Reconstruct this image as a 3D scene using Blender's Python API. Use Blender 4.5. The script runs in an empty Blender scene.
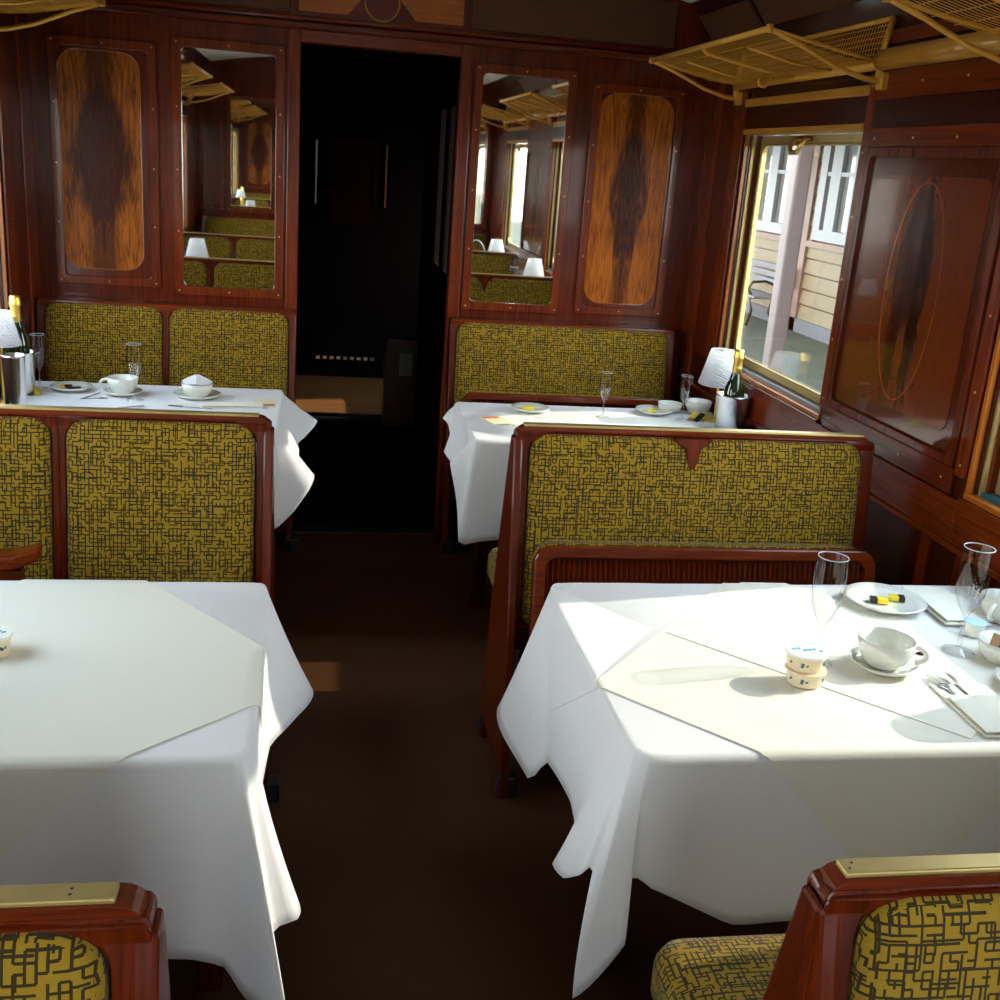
import bpy, bmesh, math, random
from mathutils import Vector, Matrix
random.seed(7)
C = bpy.context.scene.collection
SC = bpy.context.scene
PI = math.pi
R = math.radians

# ------------------------------------------------------------------ camera
F_PX, YAW, PITCH, ROLL, EYE = 1089.41, R(10.216), R(17.1196), R(4.2762), 1.65
fw = Vector((math.sin(YAW)*math.cos(PITCH), math.cos(YAW)*math.cos(PITCH), -math.sin(PITCH)))
rt = Vector((math.cos(YAW), -math.sin(YAW), 0)); up = rt.cross(fw)
cr, sr = math.cos(ROLL), math.sin(ROLL)
rt2 = rt*cr + up*sr; up2 = up*cr - rt*sr
cam = bpy.data.cameras.new('camera'); cam.sensor_width = 36; cam.lens = 36*F_PX/1000; cam.clip_start = .02; cam.clip_end = 500
camo = bpy.data.objects.new('camera', cam); C.objects.link(camo)
m = Matrix((rt2, up2, -fw)).transposed().to_4x4(); m.translation = Vector((0, 0, EYE)); camo.matrix_world = m
SC.camera = camo
# ------------------------------------------------------------------ sky, sun, exposure
SUN_DIR = Vector((1, .17, .62)).normalized()          # towards the sun
w = bpy.data.worlds.new('sky'); SC.world = w; w.use_nodes = True
nt = w.node_tree; nt.nodes.clear()
tc = nt.nodes.new('ShaderNodeTexCoord'); sp = nt.nodes.new('ShaderNodeSeparateXYZ'); nt.links.new(tc.outputs['Generated'], sp.inputs[0])
rp_ = nt.nodes.new('ShaderNodeValToRGB'); nt.links.new(sp.outputs[2], rp_.inputs[0])      # hazy summer sky, the same all round
rp_.color_ramp.elements[0].position = 0.0; rp_.color_ramp.elements[0].color = (.98, .97, .97, 1)
rp_.color_ramp.elements[1].position = .75; rp_.color_ramp.elements[1].color = (.62, .78, 1.0, 1)
bg = nt.nodes.new('ShaderNodeBackground'); bg.inputs[1].default_value = 6.8
wo = nt.nodes.new('ShaderNodeOutputWorld')
nt.links.new(rp_.outputs[0], bg.inputs[0]); nt.links.new(bg.outputs[0], wo.inputs[0])
sl = bpy.data.lights.new('sun', 'SUN'); sl.energy = 3.0; sl.angle = R(.6); sl.color = (1, .93, .80)
so = bpy.data.objects.new('sun', sl); C.objects.link(so); so.rotation_euler = SUN_DIR.to_track_quat('Z', 'Y').to_euler()
vs = SC.view_settings; vs.view_transform = 'Standard'; vs.look = 'None'; vs.gamma = 1; vs.use_curve_mapping = False
vs.exposure = 0.7
SC.cycles.max_bounces = 12; SC.cycles.diffuse_bounces = 5; SC.cycles.glossy_bounces = 6; SC.cycles.transparent_max_bounces = 24
SC.cycles.caustics_reflective = False; SC.cycles.caustics_refractive = False
SC.cycles.sample_clamp_indirect = 6

# ------------------------------------------------------------------ materials
class NB:
    def __init__(s, name):
        s.m = bpy.data.materials.new(name); s.m.use_nodes = True; s.t = s.m.node_tree; s.t.nodes.clear()
        s.out = s.n('ShaderNodeOutputMaterial')
    def n(s, k, **kw):
        x = s.t.nodes.new(k)
        for a, b in kw.items(): setattr(x, a, b)
        return x
    def l(s, a, b): s.t.links.new(a, b)
    def put(s, sock, v):
        if hasattr(v, 'is_output'): s.l(v, sock)
        else: sock.default_value = v
    def math(s, op, a, b=0, c=0):
        x = s.n('ShaderNodeMath', operation=op)
        for i, v in enumerate((a, b, c)): s.put(x.inputs[i], v)
        return x.outputs[0]
    def mix(s, f, a, b):
        x = s.n('ShaderNodeMix', data_type='RGBA'); s.put(x.inputs[0], f)
        for i, v in ((6, a), (7, b)): s.put(x.inputs[i], v if hasattr(v, 'is_output') else (*v, 1))
        return x.outputs[2]
    def noise(s, vec, scale, detail=3, rough=.5, dist=0):
        x = s.n('ShaderNodeTexNoise'); s.l(vec, x.inputs['Vector'])
        x.inputs['Scale'].default_value = scale; x.inputs['Detail'].default_value = detail
        x.inputs['Roughness'].default_value = rough; x.inputs['Distortion'].default_value = dist
        return x.outputs['Fac']
    def ramp(s, f, a, b):
        x = s.n('ShaderNodeMapRange'); s.put(x.inputs[0], f); x.inputs[1].default_value = a; x.inputs[2].default_value = b
        return x.outputs[0]
    def uv(s, sx=1, sy=1):
        t = s.n('ShaderNodeUVMap'); x = s.n('ShaderNodeVectorMath', operation='MULTIPLY'); s.l(t.outputs[0], x.inputs[0]); x.inputs[1].default_value = (sx, sy, 1)
        return x.outputs[0]
    def bsdf(s, col, rough=.5, metal=0, coat=0, coat_r=.05, bump=None, bs=.1, sheen=0, spec=.5, **kw):
        b = s.n('ShaderNodeBsdfPrincipled'); s.put(b.inputs['Base Color'], col if hasattr(col, 'is_output') else (*col, 1))
        s.put(b.inputs['Roughness'], rough); b.inputs['Metallic'].default_value = metal
        b.inputs['Coat Weight'].default_value = coat; b.inputs['Coat Roughness'].default_value = coat_r
        b.inputs['Sheen Weight'].default_value = sheen; b.inputs['Specular IOR Level'].default_value = spec
        if bump is not None:
            x = s.n('ShaderNodeBump'); x.inputs['Strength'].default_value = bs; x.inputs['Distance'].default_value = .002
            s.l(bump, x.inputs['Height']); s.l(x.outputs[0], b.inputs['Normal'])
        s.l(b.outputs[0], s.out.inputs[0]); s.b = b
        return s.m

def plain(name, col, rough=.5, metal=0, coat=0, var=.12, sc=9, **kw):
    n = NB(name); v = n.n('ShaderNodeTexCoord').outputs['Object']; f = n.noise(v, sc, 3)
    a = tuple(c*(1-var) for c in col); b = tuple(min(1, c*(1+var)) for c in col)
    return n.bsdf(n.mix(f, a, b), rough, metal, coat, **kw)

def wood(name, dark, light, rough=.26, coat=.22, s=1.0):
    n = NB(name)
    g = n.noise(n.uv(1.3*s, 26*s), 3.0, 5, .62, .6); g2 = n.noise(n.uv(.9*s, 5*s), 2.2, 3, .5, .4); g3 = n.noise(n.uv(6*s, 160*s), 2.0, 2)
    f = n.math('ADD', n.math('MULTIPLY', g, .6), n.math('ADD', n.math('MULTIPLY', g2, .35), n.math('MULTIPLY', g3, .15)))
    col = n.mix(n.ramp(f, .38, .72), dark, light)
    return n.bsdf(col, rough, 0, coat, .06, bump=g3, bs=.05, spec=.2)

M = {}
M['wood'] = wood('mahogany', (.040, .0042, .0008), (.155, .019, .0022))
M['wood_dark'] = wood('dark_mahogany', (.020, .003, .001), (.062, .009, .0018))
M['wood_red'] = wood('red_mahogany', (.060, .0065, .001), (.215, .031, .0034))
M['wood_gloss'] = wood('varnished_mahogany', (.045, .0065, .0012), (.14, .022, .003), .2, 1.0)
M['wood_orange'] = wood('pale_walnut', (.26, .060, .006), (.46, .14, .016), .25, .3)
M['wood_gold'] = wood('golden_oak', (.38, .15, .016), (.60, .28, .036), .3, .3)
M['floor'] = plain('brown_lino', (.068, .024, .007), .5, sc=3, var=.25, spec=.25)
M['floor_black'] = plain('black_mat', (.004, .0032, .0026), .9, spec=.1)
M['floor_wood'] = wood('vestibule_boards', (.16, .06, .016), (.30, .13, .036), .5, .05)
M['cream'] = plain('cream_paint', (.80, .74, .60), .5)
M['brown_panel'] = plain('brown_leathercloth', (.095, .034, .015), .6, spec=.15)
M['rack'] = plain('gilt_rack', (.72, .34, .038), .4, .25, sc=30)
M['brass'] = plain('brass', (.62, .42, .13), .28, 1, sc=30)
M['brass_dull'] = plain('worn_brass', (.52, .40, .15), .42, .7, sc=14, var=.25)
M['gold'] = plain('gold_foil', (.85, .55, .12), .33, .9, sc=60, var=.25)
M['steel'] = plain('brushed_steel', (.72, .71, .69), .24, 1)
M['cutlery'] = plain('silver_plate', (.75, .75, .77), .16, 1)
M['iron'] = plain('black_iron', (.012, .011, .010), .45)
M['black'] = plain('black_print', (.012, .012, .012), .45)
M['porcelain'] = plain('white_china', (.78, .78, .70), .12, coat=.5, var=.02)
M['cloth_top'] = None
M['paint_white'] = plain('white_gloss_paint', (.26, .28, .29), .4, var=.04)
M['paint_cream'] = plain('cream_weatherboard_paint', (.20, .15, .072), .55, var=.07)
M['paint_brown'] = plain('brown_trim_paint', (.22, .13, .10), .5)
M['paint_mauve'] = plain('mauve_post_paint', (.15, .105, .095), .5, var=.06)
M['slate'] = plain('grey_slate', (.12, .12, .13), .7)
M['platform'] = plain('green_grey_platform', (.075, .082, .055), .9, sc=2, var=.35)  # dull green-grey, mottled at random
M['ballast'] = plain('ballast_ground', (.50, .49, .43), .95, sc=4, var=.3)
M['grey_wood'] = plain('weathered_bench_wood', (.2, .2, .21), .7)
M['yellow'] = plain('yellow_wrapper', (.80, .62, .03), .35, var=.05)
M['brown_pack'] = plain('brown_sachet', (.40, .20, .09), .45)
M['chocolate'] = plain('dark_wrapper', (.02, .014, .010), .35)
M['tub'] = plain('cream_tub', (.86, .70, .46), .4, var=.05)
M['tub_lid'] = plain('white_tub_lid', (.88, .85, .76), .4, var=.04)
M['blue_print'] = plain('turquoise_print', (.03, .42, .55), .4)
M['green_print'] = plain('teal_print', (.02, .16, .17), .4)
M['blue_lid'] = plain('blue_lid', (.45, .68, .88), .35)
M['card'] = plain('cream_card', (.86, .78, .50), .6, var=.05)
M['red_print'] = plain('orange_red_print', (.75, .16, .03), .5)
M['crimson'] = plain('dark_red_paint', (.06, .005, .006), .35)
M['grey_plate'] = plain('grey_plate', (.20, .20, .18), .5)
M['house_pane'] = plain('house_pane', (.22, .22, .20), .08, coat=.5, sc=2, var=.5)
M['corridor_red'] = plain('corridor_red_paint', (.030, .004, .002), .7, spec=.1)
M['corridor'] = plain('corridor_shade_black', (.007, .0035, .002), .8, spec=.1)  # near-black: shade of the unlit passage put into the colour
M['teal'] = plain('teal_sill_paint', (.01, .09, .12), .35)
M['bottle'] = plain('dark_green_glass', (.012, .022, .006), .06, coat=.6)
M['bulb_pastry'] = plain('golden_pastry', (.62, .34, .10), .6)
M['pink'] = plain('pink_icing', (.72, .22, .22), .5)

def cloth_mat(name, col):
    n = NB(name); wv = n.n('ShaderNodeTexCoord').outputs['Object']
    fine = n.noise(n.uv(900, 900), 1.0, 1); big = n.noise(wv, 7, 4, .6)
    h = n.math('ADD', n.math('MULTIPLY', fine, .15), big)
    mm = n.bsdf(col, .85, bump=h, bs=.35, sheen=.15, spec=.2)
    return mm
M['cloth'] = cloth_mat('white_linen', (.83, .81, .81))
M['cloth_cream'] = cloth_mat('ivory_linen', (.82, .79, .69))
M['napkin'] = cloth_mat('ivory_napkin', (.85, .82, .70))

def glass_mat(name, tint, strength=1.0, base=.04, edge=None):
    n = NB(name); t = n.n('ShaderNodeBsdfTransparent'); t.inputs[0].default_value = (*tint, 1)
    g = n.n('ShaderNodeBsdfGlossy'); g.inputs['Roughness'].default_value = .02; g.inputs[0].default_value = (1, 1, 1, 1)
    lw = n.n('ShaderNodeLayerWeight'); lw.inputs[0].default_value = .35
    if edge: n.l(n.mix(n.math('POWER', lw.outputs['Facing'], 2.4), tint, edge), t.inputs[0])
    f = n.math('ADD', n.math('MULTIPLY', n.math('POWER', lw.outputs['Facing'], 3.0), .55*strength), base)
    x = n.n('ShaderNodeMixShader'); n.l(f, x.inputs[0]); n.l(t.outputs[0], x.inputs[1]); n.l(g.outputs[0], x.inputs[2]); n.l(x.outputs[0], n.out.inputs[0])
    return n.m
M['pane'] = glass_mat('window_glass', (.93, .95, .93), .9, .05)
M['flute'] = glass_mat('flute_glass', (.92, .93, .93), 1.0, .08, (.30, .32, .32))
M['glass_rim'] = plain('glass_rim', (.48, .50, .50), .08, coat=.5, var=.02)
def crystal_mat():
    n = NB('crystal'); t = n.n('ShaderNodeBsdfTranslucent'); t.inputs[0].default_value = (.92, .92, .92, 1)
    d = n.n('ShaderNodeBsdfPrincipled'); d.inputs['Base Color'].default_value = (.86, .86, .87, 1); d.inputs['Roughness'].default_value = .12
    tr = n.n('ShaderNodeBsdfTransparent')
    a = n.n('ShaderNodeMixShader'); a.inputs[0].default_value = .45; n.l(d.outputs[0], a.inputs[1]); n.l(t.outputs[0], a.inputs[2])
    b = n.n('ShaderNodeMixShader'); b.inputs[0].default_value = .18; n.l(a.outputs[0], b.inputs[1]); n.l(tr.outputs[0], b.inputs[2])
    n.l(b.outputs[0], n.out.inputs[0]); return n.m
M['crystal'] = crystal_mat()
nm = NB('mirror_glass'); M['mirror'] = nm.bsdf((.86, .86, .82), .015, 1)

def moquette(name, base, hi, line, pitch=.0095):
    n = NB(name); uvn = n.n('ShaderNodeUVMap'); sx = n.n('ShaderNodeSeparateXYZ'); n.l(uvn.outputs[0], sx.inputs[0])
    u = n.math('DIVIDE', sx.outputs[0], pitch); v = n.math('DIVIDE', sx.outputs[1], pitch)
    def seg(a, b, seed, keep, wd):      # line on integer b between integers a, present or absent per cell
        bb = n.math('ADD', b, .5); row = n.math('FLOOR', bb); cell = n.math('FLOOR', a)
        cb = n.n('ShaderNodeCombineXYZ'); n.l(cell, cb.inputs[0]); n.l(row, cb.inputs[1]); cb.inputs[2].default_value = seed
        w3 = n.n('ShaderNodeTexWhiteNoise', noise_dimensions='3D'); n.l(cb.outputs[0], w3.inputs['Vector'])
        on = n.math('LESS_THAN', w3.outputs['Value'], keep)
        d = n.math('ABSOLUTE', n.math('SUBTRACT', n.math('FRACT', bb), .5))
        return n.math('MULTIPLY', on, n.math('LESS_THAN', d, wd))
    u2 = n.math('MULTIPLY', u, .62); v2 = n.math('MULTIPLY', v, .62)
    ln = n.math('MAXIMUM', n.math('MAXIMUM', seg(u, v, 3.1, .60, .155), seg(v, u, 17.7, .60, .155)), n.math('MAXIMUM', seg(u2, v2, 31.3, .45, .09), seg(v2, u2, 7.9, .45, .09)))
    fz = n.noise(n.uv(1, 1), 420, 2); big = n.noise(n.uv(1, 1), 7, 3)
    c1 = n.mix(n.math('ADD', n.math('MULTIPLY', fz, .6), n.math('MULTIPLY', big, .4)), base, hi)
    col = n.mix(n.math('MULTIPLY', ln, .93), c1, line)
    return n.bsdf(col, .8, bump=n.math('SUBTRACT', fz, ln), bs=.25, sheen=.12, spec=.2)
M['moquette'] = moquette('olive_moquette', (.195, .116, .0035), (.37, .228, .011), (.012, .008, .002))

def burl(name, field, mid, core, ax, az, wide=.62, flame=False, gloss=.0):
    """bookmatched veneer: object-space figure mirrored about the panel's middle; ax, az half sizes; horizontal axis in UV u, vertical v, both centred"""
    n = NB(name); uvn = n.n('ShaderNodeUVMap'); sx = n.n('ShaderNodeSeparateXYZ'); n.l(uvn.outputs[0], sx.inputs[0])
    u = n.math('ABSOLUTE', n.math('DIVIDE', sx.outputs[0], ax)); v = n.math('DIVIDE', sx.outputs[1], az); av = n.math('ABSOLUTE', v)
    cb = n.n('ShaderNodeCombineXYZ'); n.l(u, cb.inputs[0]); n.l(n.math('MULTIPLY', v, 1.0 if flame else 1.0), cb.inputs[1])
    st = n.n('ShaderNodeVectorMath', operation='MULTIPLY'); n.l(cb.outputs[0], st.inputs[0]); st.inputs[1].default_value = (3.2, 1.1, 1)
    n1 = n.noise(st.outputs[0], 1.6, 6, .62, 1.1); n2 = n.noise(st.outputs[0], 6.0, 4, .6, .8)
    if flame:
        # two dark flames either side of the middle line, wider low down
        c = n.math('ADD', .24, n.math('MULTIPLY', v, -.12)); d = n.math('ABSOLUTE', n.math('SUBTRACT', u, c))
        e = n.math('ADD', n.math('MULTIPLY', d, 2.0), n.math('MULTIPLY', n.math('MULTIPLY', av, av), .55))
        e = n.math('ADD', e, n.math('MULTIPLY', n.math('SUBTRACT', n1, .5), 2.2))
        f = n.ramp(e, .72, .42)
    else:
        wob = n.math('MULTIPLY', n.math('SUBTRACT', n1, .5), 1.5)
        r = n.math('ADD', n.math('ADD', n.math('DIVIDE', u, wide), n.math('DIVIDE', n.math('POWER', av, 1.4), .80)), wob)
        stripe = n.ramp(n.math('ADD', u, n.math('MULTIPLY', n.math('SUBTRACT', n2, .5), .5)), .30*wide/.62, .14*wide/.62)
        f = n.math('MAXIMUM', n.ramp(r, 1.08, .72), n.math('MULTIPLY', stripe, .8))
    grain = n.noise(n.uv(90, 9), 1.0, 4, .6, .8)
    sw = n.n('ShaderNodeVectorMath', operation='MULTIPLY'); n.l(cb.outputs[0], sw.inputs[0]); sw.inputs[1].default_value = (4.5, 1.3, 1)
    n3 = n.noise(sw.outputs[0], 1.3, 5, .6, 2.2)
    fld = n.mix(n.ramp(n.math('ADD', n.math('MULTIPLY', grain, .35), n.math('MULTIPLY', n3, .65)), .12 if flame else .36, .88 if flame else .58), mid, field)
    cor = n.mix(n.ramp(n2, .45, .8), core, mid)
    return n.bsdf(n.mix(f, fld, cor), .22 if flame else .34, 0, gloss, .03, spec=.25 if flame else .12)
M['burl_end'] = burl('orange_burl_veneer', (.46, .125, .009), (.17, .030, .003), (.030, .006, .0012), .16, .43)
M['burl_left'] = burl('dark_burl_veneer', (.40, .11, .009), (.10, .018, .002), (.040, .006, .0015), .15, .41, wide=1.0)
M['burl_side'] = burl('flame_veneer', (.19, .034, .004), (.105, .016, .002), (.006, .002, .0006), .17, .31, flame=True, gloss=1.0)
M['chevron'] = wood('chevron_veneer', (.24, .045, .004), (.46, .12, .012), .3, .2, 1.4)

# ------------------------------------------------------------------ mesh helpers
def wloc(o):
    v = Vector((0, 0, 0))
    while o is not None: v = v + o.location; o = o.parent
    return v
class MB:
    def __init__(s): s.bm = bmesh.new()
    def box(s, x0, x1, y0, y1, z0, z1, mat=None):
        vs = [s.bm.verts.new((x, y, z)) for x in (x0, x1) for y in (y0, y1) for z in (z0, z1)]
        for q in ((0, 1, 3, 2), (4, 6, 7, 5), (0, 4, 5, 1), (2, 3, 7, 6), (0, 2, 6, 4), (1, 5, 7, 3)): s.bm.faces.new([vs[i] for i in q])
        if mat is not None:
            for v in vs: v.co = mat @ v.co
        return s
    def loops(s, loops, cap=True, closed=True):
        L = [[s.bm.verts.new(p) for p in l] for l in loops]
        for a, b in zip(L, L[1:]):
            n = len(a)
            for i in range(n if closed else n-1):
                j = (i+1) % n
                s.bm.faces.new((a[i], a[j], b[j], b[i]))
        if cap:
            s.bm.faces.new(L[0][::-1]); s.bm.faces.new(L[-1])
        return s
    def ring(s, outer, inner, off):        # frame: outer/inner loops of equal length, extruded by vector off
        off = Vector(off); o = [Vector(p) for p in outer]; i_ = [Vector(p) for p in inner]
        L = [o, [p+off for p in o], [p+off for p in i_], i_]
        V = [[s.bm.verts.new(p) for p in l] for l in L]; n = len(o)
        for a in range(4):
            A, B = V[a], V[(a+1) % 4]
            for k in range(n): s.bm.faces.new((A[k], A[(k+1) % n], B[(k+1) % n], B[k]))
        return s
    def prism(s, poly, off):
        off = Vector(off); a = [Vector(p) for p in poly]
        return s.loops([a, [p+off for p in a]])
    def tube(s, pts, r, n=8, cap=True):
        pts = [Vector(p) for p in pts]; rr = r if isinstance(r, (list, tuple)) else [r]*len(pts)
        loops = []; ref = None
        for i, p in enumerate(pts):
            d = (pts[min(i+1, len(pts)-1)] - pts[max(i-1, 0)]).normalized()
            if ref is None: ref = d.orthogonal().normalized()
            ref = (ref - d*ref.dot(d)).normalized(); b = d.cross(ref)
            loops.append([p + (ref*math.cos(2*PI*k/n) + b*math.sin(2*PI*k/n))*rr[i] for k in range(n)])
        return s.loops(loops, cap)
    def lathe(s, prof, c=(0, 0, 0), n=24, cap=True, mod=None):
        c = Vector(c); loops = []
        for r, z in prof:
            loops.append([c + Vector(((r*(mod(k/n, z) if mod else 1))*math.cos(2*PI*k/n), (r*(mod(k/n, z) if mod else 1))*math.sin(2*PI*k/n), z)) for k in range(n)])
        return s.loops(loops, cap)
    def dome(s, c, r, axis, h=None):
        c = Vector(c); ax = Vector(axis).normalized(); o = ax.orthogonal().normalized(); b = ax.cross(o); h = h or r*.6
        return s.loops([[c + (o*math.cos(2*PI*k/6)+b*math.sin(2*PI*k/6))*r for k in range(6)], [c + ax*h + (o*math.cos(2*PI*k/6)+b*math.sin(2*PI*k/6))*r*.5 for k in range(6)]])
    def xf(s, mat):
        for v in s.bm.verts: v.co = mat @ v.co
        return s
    def build(s, name, mat, parent=None, grain='z', smooth=False, bevel=0, centre=None, origin=None, local=False):
        bm = s.bm
        bmesh.ops.recalc_face_normals(bm, faces=bm.faces)
        uvl = bm.loops.layers.uv.new('UVMap'); gi = 'xyz'.index(grain)
        cen = Vector(centre) if centre else Vector((0, 0, 0))
        for f in bm.faces:
            n = f.normal; k = max(range(3), key=lambda i: abs(n[i]))
            ax = [i for i in range(3) if i != k]
            a, b = ax
            if gi in ax and grain != 'uv' and centre is None:
                a = gi; b = [i for i in ax if i != gi][0]
            for l in f.loops:
                co = l.vert.co - cen; l[uvl].uv = (co[a], co[b])
            f.smooth = smooth
        o0 = Vector((0, 0, 0))
        if parent is not None and not local: o0 = wloc(parent)
        elif origin is not None: o0 = Vector(origin)
        if o0.length: 
            for v in bm.verts: v.co -= o0
        me = bpy.data.meshes.new(name); bm.to_mesh(me); bm.free()
        me.materials.append(mat if not isinstance(mat, str) else M[mat])
        o = bpy.data.objects.new(name, me); C.objects.link(o)
        if parent is not None: o.parent = parent
        elif origin is not None: o.location = o0
        if bevel:
            bv = o.modifiers.new('bevel', 'BEVEL'); bv.width = bevel; bv.segments = 2; bv.limit_method = 'ANGLE'; bv.angle_limit = R(40)
        return o
def thing(name, label, cat, loc=(0, 0, 0), group=None):
    o = bpy.data.objects.new(name, None); o.empty_display_size = .05; C.objects.link(o); o.location = loc
    tag(o, label, cat, group); return o
def tag(o, label, cat, group=None):
    o['label'] = label; o['category'] = cat
    if group: o['group'] = group
    return o
def structure(o): o['kind'] = 'structure'; return o
def semp(name, loc=(0, 0, 0)):
    o = bpy.data.objects.new(name, None); C.objects.link(o); o.location = loc; o.empty_display_size = .05; return structure(o)
def dup(src, loc=None, rotz=None, label=None, group=None):
    def rec(o, par):
        c = o.copy(); C.objects.link(c)
        if par is not None: c.parent = par; c.matrix_parent_inverse = o.matrix_parent_inverse
        for ch in o.children: rec(ch, c)
        return c
    c = rec(src, None)
    if loc is not None: c.location = loc
    if rotz is not None: c.rotation_euler = (0, 0, rotz)
    if label: c['label'] = label
    if group: c['group'] = group
    return c
def rrect(x0, x1, y0, y1, r, n=5):
    """rounded rectangle, counter-clockwise, corners (x1,y0)... r may be 4 radii bl,br,tr,tl"""
    rs = r if isinstance(r, (list, tuple)) else (r,)*4
    out = []
    for (cx, cy, a0), rr in zip(((x0, y0, PI), (x1, y0, 1.5*PI), (x1, y1, 0), (x0, y1, .5*PI)), rs):
        sx = 1 if cx == x0 else -1; sy = 1 if cy == y0 else -1
        for k in range(n+1):
            a = a0 + k*PI/2/n
            out.append((cx + sx*rr + rr*math.cos(a), cy + sy*rr + rr*math.sin(a)))
    return out
def inset_rr(x0, x1, y0, y1, r, d):
    rs = r if isinstance(r, (list, tuple)) else (r,)*4
    return rrect(x0+d, x1-d, y0+d, y1-d, [max(q-d*.5, .004) for q in rs])

# ------------------------------------------------------------------ room shell
XL, XR, YF, YB, ZC = -1.12, 1.635, 4.72, -1.25, 2.33
WIN_Y = [3.785, 1.935, -.06]                    # window centres along the car
WH, WZ0, WZ1 = .495, .925, 1.845                # half width and heights of window openings
f = structure(MB().box(XL-.05, XR+.05, YB-.06, YF, -.05, 0).build('floor', 'floor', grain='y'))
# side walls, built as boards around the openings
def side_wall(name, X, t):                      # X is the room face, t the outward thickness (signed)
    a, b = sorted((X, X+t)); o = MB()
    o.box(a, b, YB-.06, YF+.06, 0, WZ0); o.box(a, b, YB-.06, YF+.06, WZ1, 2.12)
    ys = [YB-.06] + [v for c in sorted(WIN_Y) for v in (c-WH, c+WH)] + [YF+.06]
    for i in range(0, len(ys), 2): o.box(a, b, ys[i], ys[i+1], WZ0, WZ1)
    return structure(o.build(name, 'wood_dark', grain='z'))
wr = side_wall('wall_right', XR, .07); wl = side_wall('wall_left', XL, -.07)
# coved upper wall and cream ceiling
def cove(X, s):
    poly = [(X, YB-.06, 2.12), (X+s*.07, YB-.06, 2.12), (X+s*.07, YB-.06, 2.45), (X-s*.145, YB-.06, 2.45), (X-s*.145, YB-.06, 2.33), (X-s*.11, YB-.06, 2.30), (X-s*.03, YB-.06, 2.20)]
    return MB().prism(poly, (0, YF-YB+.12, 0))
structure(cove(XR, 1).build('trim_1', 'wood_dark', grain='y')); structure(cove(XL, -1).build('trim_2', 'wood_dark', grain='y'))
ce = MB(); xa, xb = XL+.14, XR-.14; pts = []
for i in range(13):
    t = i/12; pts.append((xa+(xb-xa)*t, 2.335+.12*(1-(2*t-1)**2)))
poly = [(x, YB-.06, z) for x, z in pts] + [(x, YB-.06, z+.04) for x, z in reversed(pts)]
ce.prism(poly, (0, YF-YB+.12, 0)); structure(ce.build('ceiling', 'cream', smooth=False))

# --- front end wall with doorway
DX0, DX1, DZ = -.083, .556, 2.05
def end_wall(name, y0, y1, door=True):
    o = MB()
    if door:
        o.box(XL, DX0, y0, y1, 0, 2.5); o.box(DX1, XR, y0, y1, 0, 2.5); o.box(DX0, DX1, y0, y1, DZ, 2.5)
    else: o.box(XL, XR, y0, y1, 0, 2.5)
    return structure(o.build(name, 'wood', grain='z'))
wf = end_wall('wall_front', YF, YF+.06); wb = end_wall('wall_back', YB-.06, YB)
def ring_on_wall(name, x0, x1, z0, z1, wd, par, mat='wood_red', y=YF, d=-.014, r=.012, ri=None, screws=True, bevel=.004):
    out = [(x, y, z) for x, z in rrect(x0, x1, z0, z1, r)]; inn = [(x, y, z) for x, z in rrect(x0+wd, x1-wd, z0+wd, z1-wd, ri or .02)]
    o = MB().ring(out, inn, (0, d, 0)).build(name, mat, par, grain='z', bevel=bevel)
    if screws:
        s = MB(); n = 5
        for k in range(n):
            for xx in (x0+wd*.5, x1-wd*.5): s.dome((xx, y+d, z0+wd*.5+(z1-z0-wd)*k/(n-1)), .0038, (0, d, 0))
        for zz in (z0+wd*.5, z1-wd*.5): s.dome(((x0+x1)/2, y+d, zz), .0038, (0, d, 0))
        q = s.build('screws', 'brass', o); q['kind'] = 'stuff'
    return o
def mirror(x0, x1, z0, z1, par, y=YF, s=-1):
    fr = ring_on_wall('mirror_frame', x0-.036, x1+.036, z0-.036, z1+.036, .036, par, y=y, d=s*.016, ri=.022)
    poly = [(x, y, z) for x, z in rrect(x0-.004, x1+.004, z0-.004, z1+.004, .02)]
    MB().prism(poly, (0, s*.006, 0)).build('mirror_glass', 'mirror', par)
mirror(-.543, -.178, 1.075, 1.995, wf); mirror(.650, 1.008, 1.073, 1.998, wf)
def inlay(x0, x1, z0, z1, r, mat, par, y=YF, d=-.004):
    # notched corners like the photo's crossbanded field
    p = []
    q = rrect(x0, x1, z0, z1, r, 6); 
    o = MB().prism([(x, y, z) for x, z in q], (0, d, 0)).build('veneer_inlay', mat, par, centre=((x0+x1)/2, y, (z0+z1)/2))
    s = [(x, y+d, z) for x, z in rrect(x0, x1, z0, z1, r, 6)]; s.append(s[0])
    MB().tube(s, .0016, 4).build('stringing', 'wood_orange', par)
for (a0, a1, b0, b1) in ((-1.04, -.635, 1.06, 2.0), (1.115, 1.515, 1.045, 2.0)):
    MB().box(a0+.02, a1-.02, YF-.003, YF, b0+.02, b1-.02).build('panel_field', 'wood', wf, grain='z')
    ring_on_wall('panel_frame', a0, a1, b0, b1, .035, wf)
inlay(-1.005, -.70, 1.125, 1.955, .07, 'burl_left', wf, d=-.006)
inlay(1.150, 1.472, 1.095, 1.965, .075, 'burl_end', wf, d=-.006)
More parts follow.
